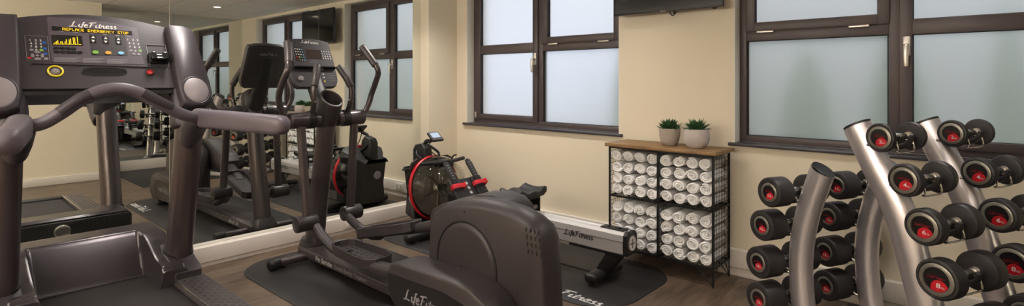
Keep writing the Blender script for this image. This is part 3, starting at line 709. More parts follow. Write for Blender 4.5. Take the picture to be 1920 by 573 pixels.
    poly([(572, 92), (601, 94), (605, 111), (576, 110)], o2, 'message_screen', M['elscr'])
    poly([(550, 88), (567, 90), (573, 114), (557, 114)], o2, 'keypad_panel', M['blackgloss'])
    g = MB(); a = P3(*cp(565, 80, o2), o2); b2 = P3(*cp(597, 83, o2), o2); script_logo(g, a, b2-a, D, (b2-a).length, wt=.2); g.build('logo', M['white'], con, smooth=False)
    for r in range(5):
        for c in range(4):
            mm = ['white', 'white', 'white', 'blueb'][c] if (r, c) not in ((3, 2), (4, 1)) else 'green'
            if (r, c) in ((3, 0), (4, 0)): mm = 'red'
            q = cp(553+r*1.4+c*4.2, 91.5+r*5+c*.4, o2+.001); MB().disc(P3(*q, o2+.001), Yx, D, .0048, .0048, .0015, 14).build('keypad_key', M[mm], con)
    for r in range(4):
        for c in range(4):
            q = cp(602.5+r*1.2+c*4.6, 96.5+r*4.2+c*.4, o2); MB().disc(P3(*q, o2), Yx, D, .0055, .0045, .0015, 14).build('number_key', M['white'], con)
    for (x, y) in ((588, 134), (589, 141), (590.5, 147), (592.5, 153), (605, 130), (606, 139), (607.5, 145), (609, 152)):
        q = cp(x, y, .0); MB().disc(P3(*q, .0), Yx, D, .0058, .0058, .002, 14).build('lower_key', M['yellow'] if y > 150 else M['white'], con)
    g = MB()
    for k in range(7):
        a = cp(612+k*.9, 131+k*3.3); b2 = cp(628-(k % 3)*2+k*.9, 132+k*3.3); g.add([P3(*a, .0006), P3(*b2, .0006), P3(b2[0], b2[1]+.0014, .0006), P3(a[0], a[1]+.0014, .0006)], [(0, 1, 2, 3)])
    for k in range(4):
        a = cp(581, 112.5+k*1.8, o2); b2 = cp(596, 113+k*1.8, o2); g.add([P3(*a, o2+.0006), P3(*b2, o2+.0006), P3(b2[0], b2[1]+.001, o2+.0006), P3(a[0], a[1]+.001, o2+.0006)], [(0, 1, 2, 3)])
    g.build('printed_lines', M['grey'], con, recalc=False, smooth=False)
    q = cp(564, 147); MB().lathe([(0, .012), (.019, .01), (.022, 0)], P3(q[0], q[1], 0), Nn, 24).build('side_knob', M['disc'], con)
    g = MB(); script_logo(g, P3(yc+.075, H-.085, -.0605), -Yx, D, .15, wt=.16); g.build('rear_logo', M['grey'], con, smooth=False)
    # crossbar
    MB().cyl((-3.655, yc-.30, 1.07), (-3.655, yc+.30, 1.07), .045, seg=28).build('cross_shaft', M['elmet'], t)
    for s in (-1, 1):
        Y = lambda d: yc+s*d
        sl = MB().tube([(-3.655, Y(.075), 1.07), (-3.655, Y(.29), 1.07)], .057, .057, seg=30, dome=.008).build('shaft_sleeve', M['elmet'], t)
        MB().tube([(-3.655, Y(.112), 1.07), (-3.655, Y(.165), 1.07)], .063, .063, seg=30, dome=.004).build('clamp_collar', M['dark'], sl)
        # fixed handle
        h = MB().tube([(-3.62, Y(.14), 1.11), (-3.585, Y(.148), 1.2), (-3.58, Y(.148), 1.30), (-3.60, Y(.125), 1.37), (-3.645, Y(.09), 1.45)], .019, n=6, seg=18).build('fixed_handle', M['post'], t)
        MB().tube([(-3.583, Y(.146), 1.315), (-3.60, Y(.125), 1.37), (-3.65, Y(.086), 1.46)], .027, n=5, seg=18, dome=.008).build('handle_grip', M['grip'], h)
        MB().tube([(-3.655, Y(.14), 1.075), (-3.62, Y(.14), 1.12)], .03, .03, seg=18, dome=.006).build('handle_socket', M['dark'], h)
        # moving arm
        a = MB().tube([(-3.66, Y(.27), 1.08), (-3.665, Y(.315), 1.10), (-3.66, Y(.355), 1.17), (-3.645, Y(.372), 1.25), (-3.59, Y(.372), 1.34), (-3.54, Y(.362), 1.42), (-3.56, Y(.342), 1.49), (-3.61, Y(.32), 1.55)], .022, n=7, seg=18).build('moving_arm', M['elmet'], t)
        MB().tube([(-3.555, Y(.345), 1.475), (-3.605, Y(.322), 1.545), (-3.665, Y(.300), 1.62)], .028, n=5, seg=18, dome=.008).build('arm_grip', M['grip'], a)
        bx, bz = (-3.55, .36) if s < 0 else (-3.70, .33)
        l = MB().tube([(-3.645, Y(.215), 1.05), (bx, Y(.215), bz)], .026, .030, seg=24, p=2.6, side=(1, 0, 0)).build('lower_link', M['elmet'], t)
        MB().cyl((bx, Y(.15), bz), (bx, Y(.30), bz), .056, seg=30, bev=.006).build('pivot_joint', M['jt'], l)
    # pedals
    for s in (-1, 1):
        Y = lambda d: yc+s*d
        if s < 0: jt, p0, p1, hub = V((-3.55, 0, .36)), V((-3.26, 0, .225)), V((-2.74, 0, .232)), V((-2.42, 0, .26))
        else: jt, p0, p1, hub = V((-3.70, 0, .33)), V((-3.36, 0, .245)), V((-2.80, 0, .385)), V((-2.52, 0, .47))
        ux = (p1-p0).normalized(); uz = V((0, -1, 0)).cross(ux) if False else V((-ux.z, 0, ux.x)); L = (p1-p0).length
        lv = MB().tube([jt+V((.0, Y(.17), 0)), jt*.55+p0*.45+V((0, Y(.17), -.02)), p0+V((.02, Y(.16), -.012)), p0+V((.15, Y(.15), 0))+ux*0], [.032, .034, .036, .034], [.03, .03, .028, .02], n=5, seg=18, side=(0, 1, 0)).build('pedal_lever', M['elpl'], t)
        MB().tube([p1-ux*.16+V((0, Y(.17), -.012)), p1+V((0, Y(.185), -.005)), hub+V((.05, Y(.205), 0))], [.05, .048, .05], [.024, .034, .045], n=5, seg=18, side=(0, 1, 0), p=3).build('rear_lever', M['elpl'], t)
        # tray pedal with raised rim
        ytop, ybot = .035, .25
        F3 = lambda x, y, z: p0+ux*x+uz*z+V((0, Y(y), 0))
        rim = [(.04, ytop), (L-.14, ytop), (L-.03, ytop+.03), (L, ytop+.07), (L, ybot-.05), (L-.06, ybot), (L-.16, ybot), (L-.26, ybot-.01), (.07, ybot-.03), (.0, ybot-.06), (-.02, ytop+.09), (0, ytop+.03)]
        def ringv(off, z):
            out = []; n = len(rim)
            for i in range(n):
                a_, b_, c_ = V(rim[i-1]), V(rim[i]), V(rim[(i+1) % n]); e1 = (b_-a_).normalized(); e2 = (c_-b_).normalized(); nn = V((-(e1.y+e2.y), e1.x+e2.x)).normalized()
                q = b_+nn*off; out.append(F3(q.x, q.y, z))
            return out
        n = len(rim); R = [ringv(.012, -.022), ringv(0, -.012), ringv(0, .045), ringv(.004, .05), ringv(.010, .046), ringv(.014, .008)]
        vs = [q for r in R for q in r]; fs = [(i*n+j, i*n+(j+1) % n, (i+1)*n+(j+1) % n, (i+1)*n+j) for i in range(5) for j in range(n)]
        fs.append(tuple(range(n))[::-1]); fs.append(tuple(5*n+j for j in range(n)))
        pd = MB().add(vs, fs).build('pedal', M['elpl'], t, angle=30)
        g = MB()
        for i in range(7):
            for j in range(4):
                c = F3(.07+i*.055+(.02 if j % 2 else 0), ytop+.05+j*.04, .0085); g.disc(c, ux, (0, 1, 0), .014, .006, .002 if ux.cross(V((0, 1, 0))).z > 0 else -.002, 10)
        g.build('tread_pattern', M['dark'], pd)
    # flywheel housing
    hp = [(-2.365, .10), (-2.37, .36), (-2.36, .53), (-2.33, .60), (-2.26, .642), (-2.13, .678), (-1.98, .695), (-1.85, .697), (-1.74, .688), (-1.65, .668), (-1.585, .635), (-1.555, .58), (-1.54, .40), (-1.525, .15), (-1.52, .02), (-1.8, .02), (-2.2, .03)]
    hw = .105
    lay = [(-hw, .014, 0), (-hw+.004, .006, 0), (-hw+.012, .0, .002), (-hw+.03, -.002, .016), (-hw+.06, -.003, .028), (0, -.004, .034), (hw-.06, .010, .028), (hw-.03, .026, .016), (hw-.012, .04, .002), (hw-.004, .05, 0), (hw, .06, 0)]
    H_ = MB().pillow(hp, (0, yc, 0), (1, 0, 0), (0, 0, 1), (0, 1, 0), lay).build('flywheel_housing', M['elpl'], t, angle=40)
    for s in (-1, 1):
        c = V((-2.06, yc+s*(hw-.001-(.0 if s < 0 else .0)), .38)); n = V((0, s, 0))
        dsk = MB().lathe([(0, .012), (.19, .012), (.212, .009), (.219, .0)], c, n, 56).build('crank_disc', M['elpl'], H_, angle=50)
        MB().lathe([(.221, .0), (.222, .005), (.229, .005), (.231, 0)], c, n, 56).build('disc_groove', M['dark'], H_)
        g = MB()
        for (x, z) in ((-2.07, .655), (-1.655, .26), (-2.08, .37)):
            g.lathe([(0, .0015), (.006, .0015), (.007, 0)], (x, yc+s*(hw+(.0125 if z == .37 else 0)), z), n, 14)
        g.build('screw_hole', M['gasket'], H_)
        g = MB()
        for i in range(4 if s < 0 else 0):
            for k in range(4):
                xx = -1.645+i*.026+k*.004; zz = .53+(3-k)*.034; g.box(xx, xx+.009, yc+s*(hw+.001)-.002, yc+s*(hw+.001)+.002, zz, zz+.022, .0019, 1)
        if s < 0: g.build('vent_slots', M['gasket'], H_, smooth=False)
        if s < 0: MB().box(-1.70, -1.698, yc+s*(hw)-.0015, yc+s*(hw)+.0015, .04, .33).build('panel_seam', M['dark'], H_, smooth=False)
    # crank shrouds
    def shroud(s, pr, yo0, yo1):
        y0, y1 = yc+s*yo0, yc+s*yo1; d = (y1-y0)
        l = [(0, .012, 0), (d*.03, .004, 0), (d*.12, 0, 0), (d*.85, 0, 0), (d*.97, .006, 0), (d, .016, 0)]
        sh = MB().pillow(pr, (0, y0, 0), (1, 0, 0), (0, 0, 1), (0, 1, 0), l).build('crank_shroud', M['elpl'], t, angle=40)
        return sh
    sc_ = lambda L, k: [(x*k, 1.35-(1.35-z)*k) for x, z in L]
    prn = sc_([(-2.385, .22), (-2.40, .28), (-2.395, .34), (-2.36, .385), (-2.29, .403), (-2.1, .408), (-1.88, .412), (-1.76, .40), (-1.66, .36), (-1.60, .29), (-1.58, .22), (-1.60, .16), (-1.68, .12), (-2.2, .14), (-2.33, .17)], 1.045)
    sh = shroud(-1, prn, .11, .295)
    MB().prism(sc_([(-2.375, .245), (-2.30, .17), (-1.9, .155), (-1.78, .18), (-1.74, .25), (-1.80, .325), (-1.95, .345), (-2.375, .335)], 1.045), (0, yc-.294, 0), (1, 0, 0), (0, 0, 1), .003).build('badge_panel', M['dark'], sh)
    g = MB(); script_logo(g, (-2.33, yc-.2975, .185), (1, 0, 0), (0, 0, 1), .34, wt=.19); g.build('logo', M['grey'], sh, smooth=False)
    prf = [(-2.60, .42), (-2.62, .50), (-2.59, .555), (-2.52, .59), (-2.35, .65), (-2.2, .695), (-2.08, .712), (-1.98, .70), (-1.92, .66), (-1.89, .58), (-1.92, .48), (-2.0, .40), (-2.2, .38), (-2.5, .38)]
    sh = shroud(1, prf, .11, .295)
    MB().prism([(-2.56, .43), (-2.05, .43), (-1.96, .5), (-2.0, .6), (-2.15, .63), (-2.56, .51)], (0, yc+.298, 0), (1, 0, 0), (0, 0, 1), .003).build('badge_panel', M['dark'], sh)
    g = MB(); script_logo(g, (-2.08, yc+.2995, .47), (-1, 0, .2), (.2, 0, 1), .34, wt=.19); g.build('logo', M['grey'], sh, smooth=False)
    return t
elliptical()

# ================================================================== ROWER
def rower():
    yc = 3.13
    t = thing('rowing_machine', 'water rowing machine with red ringed clear tank and silver rail', 'rowing machine', (-2.7, yc, 0))
    tilt = math.radians(8); A = V((math.cos(tilt), 0, math.sin(tilt))); C = V((-3.69, yc-.015, .402))
    R = .278
    MB().lathe([(R-.008, -.022), (R, -.02), (R+.006, -.01), (R+.006, .008), (R, .016), (R-.008, .016)], C, A, 64).build('tank_seal', M['redring'], t)
    tank = MB().lathe([(R-.004, .005), (R-.006, .10), (R-.03, .135), (R-.10, .165), (.06, .18), (.0, .182), (0, .177), (.06, .175), (R-.102, .160), (R-.034, .130), (R-.012, .098), (R-.010, .005)], C, A, 64).build('tank_shell', M['clear'], t, angle=60)
    g = MB()
    for (q, hh) in ((.10, .172), (.15, .17), (.20, .162), (.245, .148)): g.lathe([(q-.006, hh), (q, hh+.009), (q+.006, hh)], C, A, 48)
    g.build('tank_moulded_rings', M['clear'], tank)
    pad = MB()
    for k in range(3):
        a = PI*k/3+.3; d = V((0, math.cos(a), 0))+A.cross(V((0, 1, 0)))*math.sin(a)
        e = A.cross(d)
        pad.add([C-d*.17+A*.05+e*.002, C+d*.17+A*.05+e*.002, C+d*.17+A*.095+e*.002, C-d*.17+A*.095+e*.002, C-d*.17+A*.05-e*.002, C+d*.17+A*.05-e*.002, C+d*.17+A*.095-e*.002, C-d*.17+A*.095-e*.002], [(0, 1, 2, 3), (7, 6, 5, 4), (0, 4, 5, 1), (1, 5, 6, 2), (2, 6, 7, 3), (3, 7, 4, 0)])
    pad.cyl(C+A*.03, C+A*.13, .03); pad.build('paddle_wheel', M['clear'], tank)
    MB().lathe([(0, .02), (R-.03, .018), (R-.03, .0), (0, 0)], C-A*.012, A, 48).build('tank_backplate', mat('tank_back_grey', (112, 103, 94), .35), t)
    # back housing
    b = MB().lathe([(R-.006, -.015), (R-.02, -.06), (R-.06, -.11), (R-.13, -.14), (0, -.145)], C, A, 64).build('tank_rear_shell', M['dark2'], t)
    sp = [(-.19, .02), (.19, .02), (.22, .3), (.255, .58), (.23, .64), (.17, .67), (-.17, .67), (-.23, .64), (-.255, .58), (-.22, .3)]
    sh = MB().pillow([(yc+a, z) for a, z in sp], (-3.73, 0, 0), (0, 1, 0), (0, 0, 1), (-1, 0, 0), [(0, 0, 0), (.03, .005, 0), (.17, .115, 0), (.29, .15, 0)]).build('front_shield', M['dark'], t, angle=20)
    MB().lathe([(0, .01), (.035, .01), (.045, 0)], (-4.018, yc, .40), (-1, 0, 0), 24).build('shield_emblem', M['disc'], sh)
    MB().lathe([(0, .003), (.022, .003), (.024, 0)], (-3.833, yc-.19, .42), (-1, 0, 0), 20).build('warning_tag', M['yellow'], sh)
    # front foot
    f = MB().tube([(-3.57, yc-.41, .052), (-3.57, yc+.41, .052)], .045, .034, seg=22, side=(1, 0, 0), p=2.6, dome=.02).build('front_foot', M['dark'], t)
    for s in (-1, 1): MB().cyl((-3.57, yc+s*.36, 0.006), (-3.57, yc+s*.36, .03), .022).build('levelling_foot', M['gasket'], f)
    MB().box(-3.80, -3.35, yc-.07, yc+.07, .05, .16, .015, 3).build('front_chassis', M['dark'], t)
    # mast, arm, monitor
    MB().prism([(-3.97, .56), (-3.78, .60), (-3.80, .74), (-3.85, .785), (-3.94, .765), (-3.97, .72)], (0, yc+.045, 0), (1, 0, 0), (0, 0, 1), .09, .012, 3).build('mast', M['dark'], t)
    MB().tube([(-3.80, yc-.05, .63), (-3.90, yc-.055, .68), (-3.92, yc-.02, .74)], .01, n=4).tube([(-3.74, yc+.05, .64), (-3.70, yc+.04, .70), (-3.80, yc+.02, .76)], .012, n=4).build('mast_brace', M['dark'], t)
    mc = V((-3.70, yc, .848)); 
    MB().tube([(-3.87, yc, .76), (-3.83, yc, .80), (-3.77, yc, .81), (-3.71, yc, .835)], .012, .018, n=5, seg=14).build('monitor_arm', M['dark'], t)
    dn = V((.60, 0, .80)).normalized(); dx = V((0, 1, 0)); dy = dn.cross(dx)
    Mm = Matrix((dx, dy, dn)).transposed().to_4x4(); Mm.translation = mc
    mon = MB(Mm).box(-.062, .062, -.055, .06, -.012, .012, .009, 3).build('monitor', M['dark'], t)
    MB(Mm).box(-.046, .046, -.02, .046, .0115, .013).build('monitor_screen', M['screen'], mon, smooth=False)
    g = MB(Mm)
    for k in range(4): g.lathe([(0, .0015), (.006, .0015), (.007, 0)], (-.036+k*.024, -.037, .012), (0, 0, 1), 12)
    g.build('monitor_buttons', M['grey'], mon)
    # cable
    MB().tube([(-3.74, yc, .82), (-3.76, yc-.03, .76), (-3.70, yc-.02, .70), (-3.58, yc, .66)], .005, n=6, seg=8).build('monitor_cable', M['gasket'], t)
    # handle and clip
    h = MB().tube([(-3.575, yc-.26, .648), (-3.562, yc-.1, .640), (-3.555, yc, .636), (-3.562, yc+.1, .640), (-3.575, yc+.23, .648)], .0165, n=5, seg=16, dome=.006).build('rowing_handle', M['dark'], t)
    MB().box(-3.585, -3.53, yc-.045, yc+.055, .612, .66, .012, 3).build('handle_centre', M['dark'], h)
    MB().tube([(-3.55, yc+.06, .66), (-3.53, yc+.065, .69), (-3.50, yc+.07, .70)], .007, n=4, seg=10).build('handle_hook', M['dark'], t)
    MB().box(-3.66, -3.57, yc-.05, yc+.05, .585, .625, .012, 3).build('handle_rest', M['dark'], t)
    # foot plates
    top = V((-3.42, 0, .63)); bot = V((-3.20, 0, .37)); ud = (top-bot).normalized(); fn = V((0, 1, 0)).cross(ud)*1
    if fn.x < 0: fn = -fn
    for s in (-1, 1):
        yy = yc+s*.125
        Mf = Matrix((V((0, 1, 0)), ud, V((0, 1, 0)).cross(ud))).transposed().to_4x4(); Mf.translation = V((bot.x, yy, bot.z))
        pl = MB(Mf).box(-.058, .058, -.03, .20, -.012, .012, .006, 2).box(-.052, .052, -.03, .0, .0, .06, .008, 2).build('foot_plate', M['dark'], t)
        tg = MB(Mf).prism([(-.028, .14), (.028, .14), (.034, .33), (.024, .365), (0, .375), (-.024, .365), (-.034, .33)], (0, 0, .012), (1, 0, 0), (0, 1, 0), .012, .003).build('heel_slider', M['dark'], pl)
        g = MB(Mf)
        for k in range(6): g.box(-.010, .010, .20+k*.026, .208+k*.026, .0235, .0248)
        g.build('adjustment_holes', M['disc'], tg, smooth=False)
        MB(Mf).tube([(-.063, .125, .0), (-.06, .125, .035), (-.02, .12, .052), (.03, .115, .052), (.06, .115, .035), (.063, .115, 0)], .019, .0025, n=5, seg=10, side=(0, 1, 0)).build('foot_strap', M['redstrap'], pl)
        MB(Mf).box(.052, .07, .10, .145, .005, .05, .004).build('strap_buckle', M['red'], pl)
    Mf = Matrix((V((0, 1, 0)), ud, V((0, 1, 0)).cross(ud))).transposed().to_4x4(); Mf.translation = V((bot.x, yc, bot.z))
    cpl = MB(Mf).box(-.066, .066, -.06, .20, -.02, .002, .004, 2).build('centre_plate', M['dark'], t)
    g = MB(Mf)
    for k in range(5):
        y = -.03+k*.045
        for a in (0, 1.05, 2.1): g.slab((0, y, .0022), (math.cos(a+.3), math.sin(a+.3), 0), (-math.sin(a+.3), math.cos(a+.3), 0), -.016, .016, -.0025, .0025, .0008)
    g.build('printed_marks', M['white'], cpl, smooth=False)
    MB().box(-3.45, -3.22, yc-.09, yc+.09, .16, .40, .02, 3).build('footrest_support', M['dark'], t)
    # rail
    rp = [(-.062, .226), (-.055, .218), (.055, .218), (.062, .226), (.066, .29), (.060, .345), (.045, .362), (.018, .366), (.012, .357), (-.012, .357), (-.018, .366), (-.045, .362), (-.060, .345), (-.066, .29)]
    rl = MB().pillow([(yc+a, b) for a, b in rp], (-3.42, 0, 0), (0, 1, 0), (0, 0, 1), (1, 0, 0), [(0, 0, 0), (1.665, 0, 0)]).build('rail', M['alu'], t, angle=25)
    MB().box(-3.42, -1.757, yc-.0672, yc-.0635, .300, .306).build('rail_groove', M['disc'], rl, smooth=False)
    g = MB(); script_logo(g, (-2.225, yc-.0668, .275), (1, 0, 0), (0, 0, 1), .24, wt=.17, h=.0016); g.build('logo', M['dark'], rl, smooth=False)
    cap = MB().pillow([(yc+a*1.04, b) for a, b in rp], (-1.757, 0, 0), (0, 1, 0), (0, 0, 1), (1, 0, 0), [(0, -.004, 0), (.025, -.004, 0), (.03, .003, 0)]).build('rail_end_cap', M['dark'], t, angle=25)
    MB().lathe([(0, .002), (.030, .002), (.046, .005), (.052, 0)], (-1.727, yc, .29), (1, 0, 0), 32).build('round_emblem', M['chrome'], cap)
    g = MB(); g.box(-1.7262, -1.7235, yc-.03, yc+.03, .286, .294).box(-1.7262, -1.7235, yc-.004, yc+.004, .26, .32); g.build('emblem_mark', M['disc'], cap, smooth=False)
    g = MB().box(-1.95, -1.77, yc-.035, yc+.035, .362, .372, .003).cyl((-1.90, yc, .37), (-1.90, yc, .378), .012).cyl((-1.82, yc, .37), (-1.82, yc, .378), .012)
    g.build('rail_stop', M['dark'], t)
    # rear leg
    MB().box(-2.20, -1.77, yc-.05, yc+.05, .198, .22, .005).build('rail_bracket', M['dark'], t)
    MB().prism([(-1.78, .21), (-1.90, .21), (-2.00, .05), (-1.90, .05)], (0, yc+.04, 0), (1, 0, 0), (0, 0, 1), .08, .006, 2).build('rear_leg', M['dark'], t)
    f = MB().tube([(-1.94, yc-.17, .055), (-1.94, yc+.17, .055)], .045, .032, seg=22, side=(1, 0, 0), p=2.8, dome=.02).build('rear_foot', M['dark'], t)
    for s in (-1, 1): MB().cyl((-1.94, yc+s*.12, .007), (-1.94, yc+s*.12, .03), .016).build('levelling_foot', M['chrome'], f)
    MB().cyl((-3.5, yc-.04, .045), (-1.97, yc-.04, .045), .005, seg=8).build('floor_rod', M['gasket'], t)
    # seat
    def seat():
        vs = []; nx, ny = 18, 22
        for i in range(nx+1):
            for j in range(ny+1):
                a = -1+2*i/nx; b = -1+2*j/ny
                sx = a*.125*(1-.10*b*b); sy = b*.155
                x = sx*(1-.06*abs(b)**3); z = .028*(abs(b)**2.2)+.024*max(0, -a)**1.5*0+.018*a*a-.014*math.exp(-((abs(b)-.45)**2)/.06)
                edge = max(abs(a), abs(b)); z -= .02*max(0, (edge-.85)/.15)**2
                vs.append((-2.66+x, yc+sy, .505+z))
        n1 = ny+1; o = len(vs); vs += [(x, y, max(.475, z-.035)) for x, y, z in vs]
        fs = []
        for i in range(nx):
            for j in range(ny): fs.append((i*n1+j, (i+1)*n1+j, (i+1)*n1+j+1, i*n1+j+1)); fs.append((o+i*n1+j, o+i*n1+j+1, o+(i+1)*n1+j+1, o+(i+1)*n1+j))
        for j in range(ny): fs.append((j, j+1, o+j+1, o+j)); k = nx*n1; fs.append((k+j+1, k+j, o+k+j, o+k+j+1))
        for i in range(nx): fs.append(((i+1)*n1, i*n1, o+i*n1, o+(i+1)*n1)); fs.append((i*n1+ny, (i+1)*n1+ny, o+(i+1)*n1+ny, o+i*n1+ny))
        return MB().add(vs, fs).build('seat', M['dark'], t, angle=50)
    st = seat()
    MB().box(-2.76, -2.56, yc-.085, yc-.070, .33, .48, .006).box(-2.76, -2.56, yc+.070, yc+.085, .33, .48, .006).box(-2.76, -2.56, yc-.085, yc+.085, .455, .48, .006).build('seat_carriage', M['dark'], t)
    for x in (-2.73, -2.59): MB().cyl((x, yc-.065, .385), (x, yc+.065, .385), .019).build('seat_roller', M['grey'], t)
    return t
rower()

# ================================================================== FLOOR MATS
def rrect(x0, x1, y0, y1, r, n=10):
    pts = []
    for (cx, cy, a0) in ((x1-r, y0+r, -PI/2), (x1-r, y1-r, 0), (x0+r, y1-r, PI/2), (x0+r, y0+r, PI)):
        for k in range(n+1): a = a0+PI/2*k/n; pts.append((cx+r*math.cos(a), cy+r*math.sin(a)))
    return pts
def mat_thing(x0, x1, y0, y1, r, label, logo_x=None):
    t = thing('exercise_mat', label, 'mat', ((x0+x1)/2, (y0+y1)/2, 0))
    o = MB().pillow(rrect(x0, x1, y0, y1, r), (0, 0, 0), (1, 0, 0), (0, 1, 0), (0, 0, 1), [(0, 0, 0), (.004, 0, 0), (.006, .003, 0)]).build('mat_sheet', M['matr'], t)
    if logo_x: g = MB(); script_logo(g, (logo_x, y0+.06, .0062), (1, 0, 0), (0, 1, 0), .50, wt=.2, h=.0008); g.build('logo', M['white'], t, smooth=False)
mat_thing(-4.08, -1.45, 1.53, 2.53, .30, 'black rubber mat with rounded corners under the cross trainer', -2.12)
mat_thing(-4.05, -1.60, 2.67, 3.60, .30, 'black rubber mat with white lettering under the rowing machine', -2.22)
tag(MB().box(-.62, RX2-.075, 1.95, WY-.06, 0, .008, .002).build('rubber_floor_tile', M['matr']), 'black rubber floor mat under the dumbbell rack', 'mat')

# ================================================================== TOWEL SHELF
def shelf():
    x0, x1, y0, y1 = -2.105, -1.33, 3.475, 3.765; z0, zm, z1 = .12, .50, .862
    t = thing('wire_shelf_unit', 'black wire mesh shelving unit with brown wooden top holding rolled towels', 'shelf', ((x0+x1)/2, (y0+y1)/2, 0))
    MB().box(x0-.03, x1+.03, y0-.025, y1+.015, z1+.003, z1+.028, .003).build('wooden_top', M['woodtop'], t)
    xm = (x0+x1)/2; r = .006; f = MB()
    for x in (x0, xm, x1):
        for y in (y0, y1): f.box(x-r, x+r, y-r, y+r, z0, z1+.003)
        for z in (z0, zm, z1-.004): f.box(x-r, x+r, y0, y1, z-r*.7, z+r*.7)
    for y in (y0, y1):
        for z in (z0, zm, z1-.004): f.box(x0, x1, y-r, y+r, z-r, z+r)
    f.build('frame', M['wire'], t, smooth=False)
    w = .0013
    def mesh(name, kind):
        g = MB(); st = .030
        if kind[0] == 'x':
            x = kind[1]; n = int((y1-y0)/st)
            for i in range(1, n+1): y = y0+(y1-y0)*i/(n+1); g.box(x-w, x+w, y-w, y+w, z0, z1)
            n = int((z1-z0)/st)
            for i in range(1, n): z = z0+(z1-z0)*i/n; g.box(x-w, x+w, y0, y1, z-w, z+w)
        elif kind[0] == 'y':
            y = kind[1]; n = int((x1-x0)/st)
            for i in range(1, n): x = x0+(x1-x0)*i/n; g.box(x-w, x+w, y-w, y+w, z0, z1)
            n = int((z1-z0)/st)
            for i in range(1, n): z = z0+(z1-z0)*i/n; g.box(x0, x1, y-w, y+w, z-w, z+w)
        else:
            z = kind[1]; n = int((x1-x0)/st)
            for i in range(1, n): x = x0+(x1-x0)*i/n; g.box(x-w, x+w, y0, y1, z-w, z+w)
            n = int((y1-y0)/st)
            for i in range(1, n+1): y = y0+(y1-y0)*i/(n+1); g.box(x0, x1, y-w, y+w, z-w, z+w)
        g.build(name, M['wire'], t, smooth=False)
    mesh('side_mesh', ('x', x0)); mesh('side_mesh', ('x', x1)); mesh('divider_mesh', ('x', xm)); mesh('back_mesh', ('y', y1)); mesh('shelf_mesh', ('z', z0)); mesh('shelf_mesh', ('z', zm))
    for (x, y) in ((x0, y0), (x1, y0), (x0, y1), (x1, y1)):
        sx = 1 if x == x0 else -1; sy = 1 if y == y0 else -1
        zl = .007 if (x == x0 and y == y0) else 0; g = MB(); g.tube([(x, y, z0), (x, y, zl+.004)], .0045, seg=8).tube([(x+sx*.11, y, z0), (x, y, zl+.006)], .0035, seg=8).tube([(x, y+sy*.075, z0), (x, y, zl+.006)], .0035, seg=8).cyl((x, y, zl), (x, y, zl+.01), .006, seg=8)
        g.build('hairpin_leg', M['wire'], t)
    return x0, xm, x1, y0, y1, z0, zm, z1
SX0, SXM, SX1, SY0, SY1, SZ0, SZM, SZ1 = shelf()
def towel_mesh(seed):
    rnd = random.Random(seed); turns = 2.9+rnd.random()*.5; n = 84; R = .0505; L = .27
    th0 = rnd.random()*6.28; ring_o, ring_i = [], []
    P = []
    for i in range(n+1):
        u = i/n; a = th0+u*turns*2*PI; r = .003+(R-.003)*u
        P.append((a, r))
    tk = (R-.003)/turns*.985
    def pt(a, r, wob): 
        q = 1+.035*math.sin(2*a+seed)+.02*math.sin(3*a+seed*2)
        return (r*q*math.cos(a)*1.0, r*q*math.sin(a)*.97)
    vs, fs = [], []; ylist = [(0, .62), (.003, .88), (.009, 1), (.09, 1), (.18, 1), (L-.009, 1), (L-.003, .88), (L, .62)]
    bulge = rnd.uniform(0, .006)
    for (y, k) in ylist:
        for side in (0, 1):
            for (a, r) in P:
                rr = r - tk/2 + (tk/2*k if side == 0 else -tk/2*k)
                x, z = pt(a, max(rr, .0005), 0)
                u = (r-.006)/(R-.006); yy = y + (.006*(1-u)*(1 if y < L/2 else -1)) * (1 if abs(y-L/2) > .05 else 0) + .003*math.sin(a*1.7+seed)
                vs.append((x, yy, z))
    m = n+1; row = 2*m
    for i in range(len(ylist)-1):
        for j in range(n):
            fs.append((i*row+j, i*row+j+1, (i+1)*row+j+1, (i+1)*row+j)); fs.append((i*row+m+j+1, i*row+m+j, (i+1)*row+m+j, (i+1)*row+m+j+1))
        fs.append((i*row+m-1, i*row+2*m-1, (i+1)*row+2*m-1, (i+1)*row+m-1)); fs.append((i*row+m, i*row, (i+1)*row, (i+1)*row+m))
    for j in range(n): fs.append((j+1, j, m+j, m+j+1)); o = (len(ylist)-1)*row; fs.append((o+j, o+j+1, o+m+j+1, o+m+j))
    me = bpy.data.meshes.new('rolled_towel'); me.from_pydata(vs, [], fs)
    b = bmesh.new(); b.from_mesh(me); bmesh.ops.recalc_face_normals(b, faces=b.faces[:]); b.to_mesh(me); b.free(); me.shade_smooth(); me.materials.append(M['towel']); return me
TM = [towel_mesh(s) for s in range(1, 13)]
ordn = ['bottom', 'second', 'third', 'top']; coln = ['leftmost', 'second from left', 'third from left', 'rightmost']
for ci, (xa, xb, cn) in enumerate(((SX0, SXM, 'left'), (SXM, SX1, 'right'))):
    for ri, (za, zb, rn) in enumerate(((SZ0, SZM, 'lower'), (SZM, SZ1, 'upper'))):
        wd = (xb-xa-.014)/4
        for r in range(4):
            for c in range(4):
                o = bpy.data.objects.new('rolled_towel', random.choice(TM)); COL.objects.link(o)
                sc = .985+random.uniform(-.02, .02)
                hx = wd/.099
                o.location = (xa+.007+wd*(c+.5)+random.uniform(-.0015, .0015), SY0+.004+random.uniform(-.002, .01)+(.004 if r < 3 else .0), za+.005+.0435+r*.083)
                o.scale = (hx*sc*1.03, 1, .895*sc); 
                if r == 3 and random.random() < .5: o.location.z += .003
                tag(o, 'rolled white towel, %s in the %s layer of the %s %s compartment' % (coln[c], ordn[r], rn, cn), 'towel', 'rolled white towels on the wire shelves')

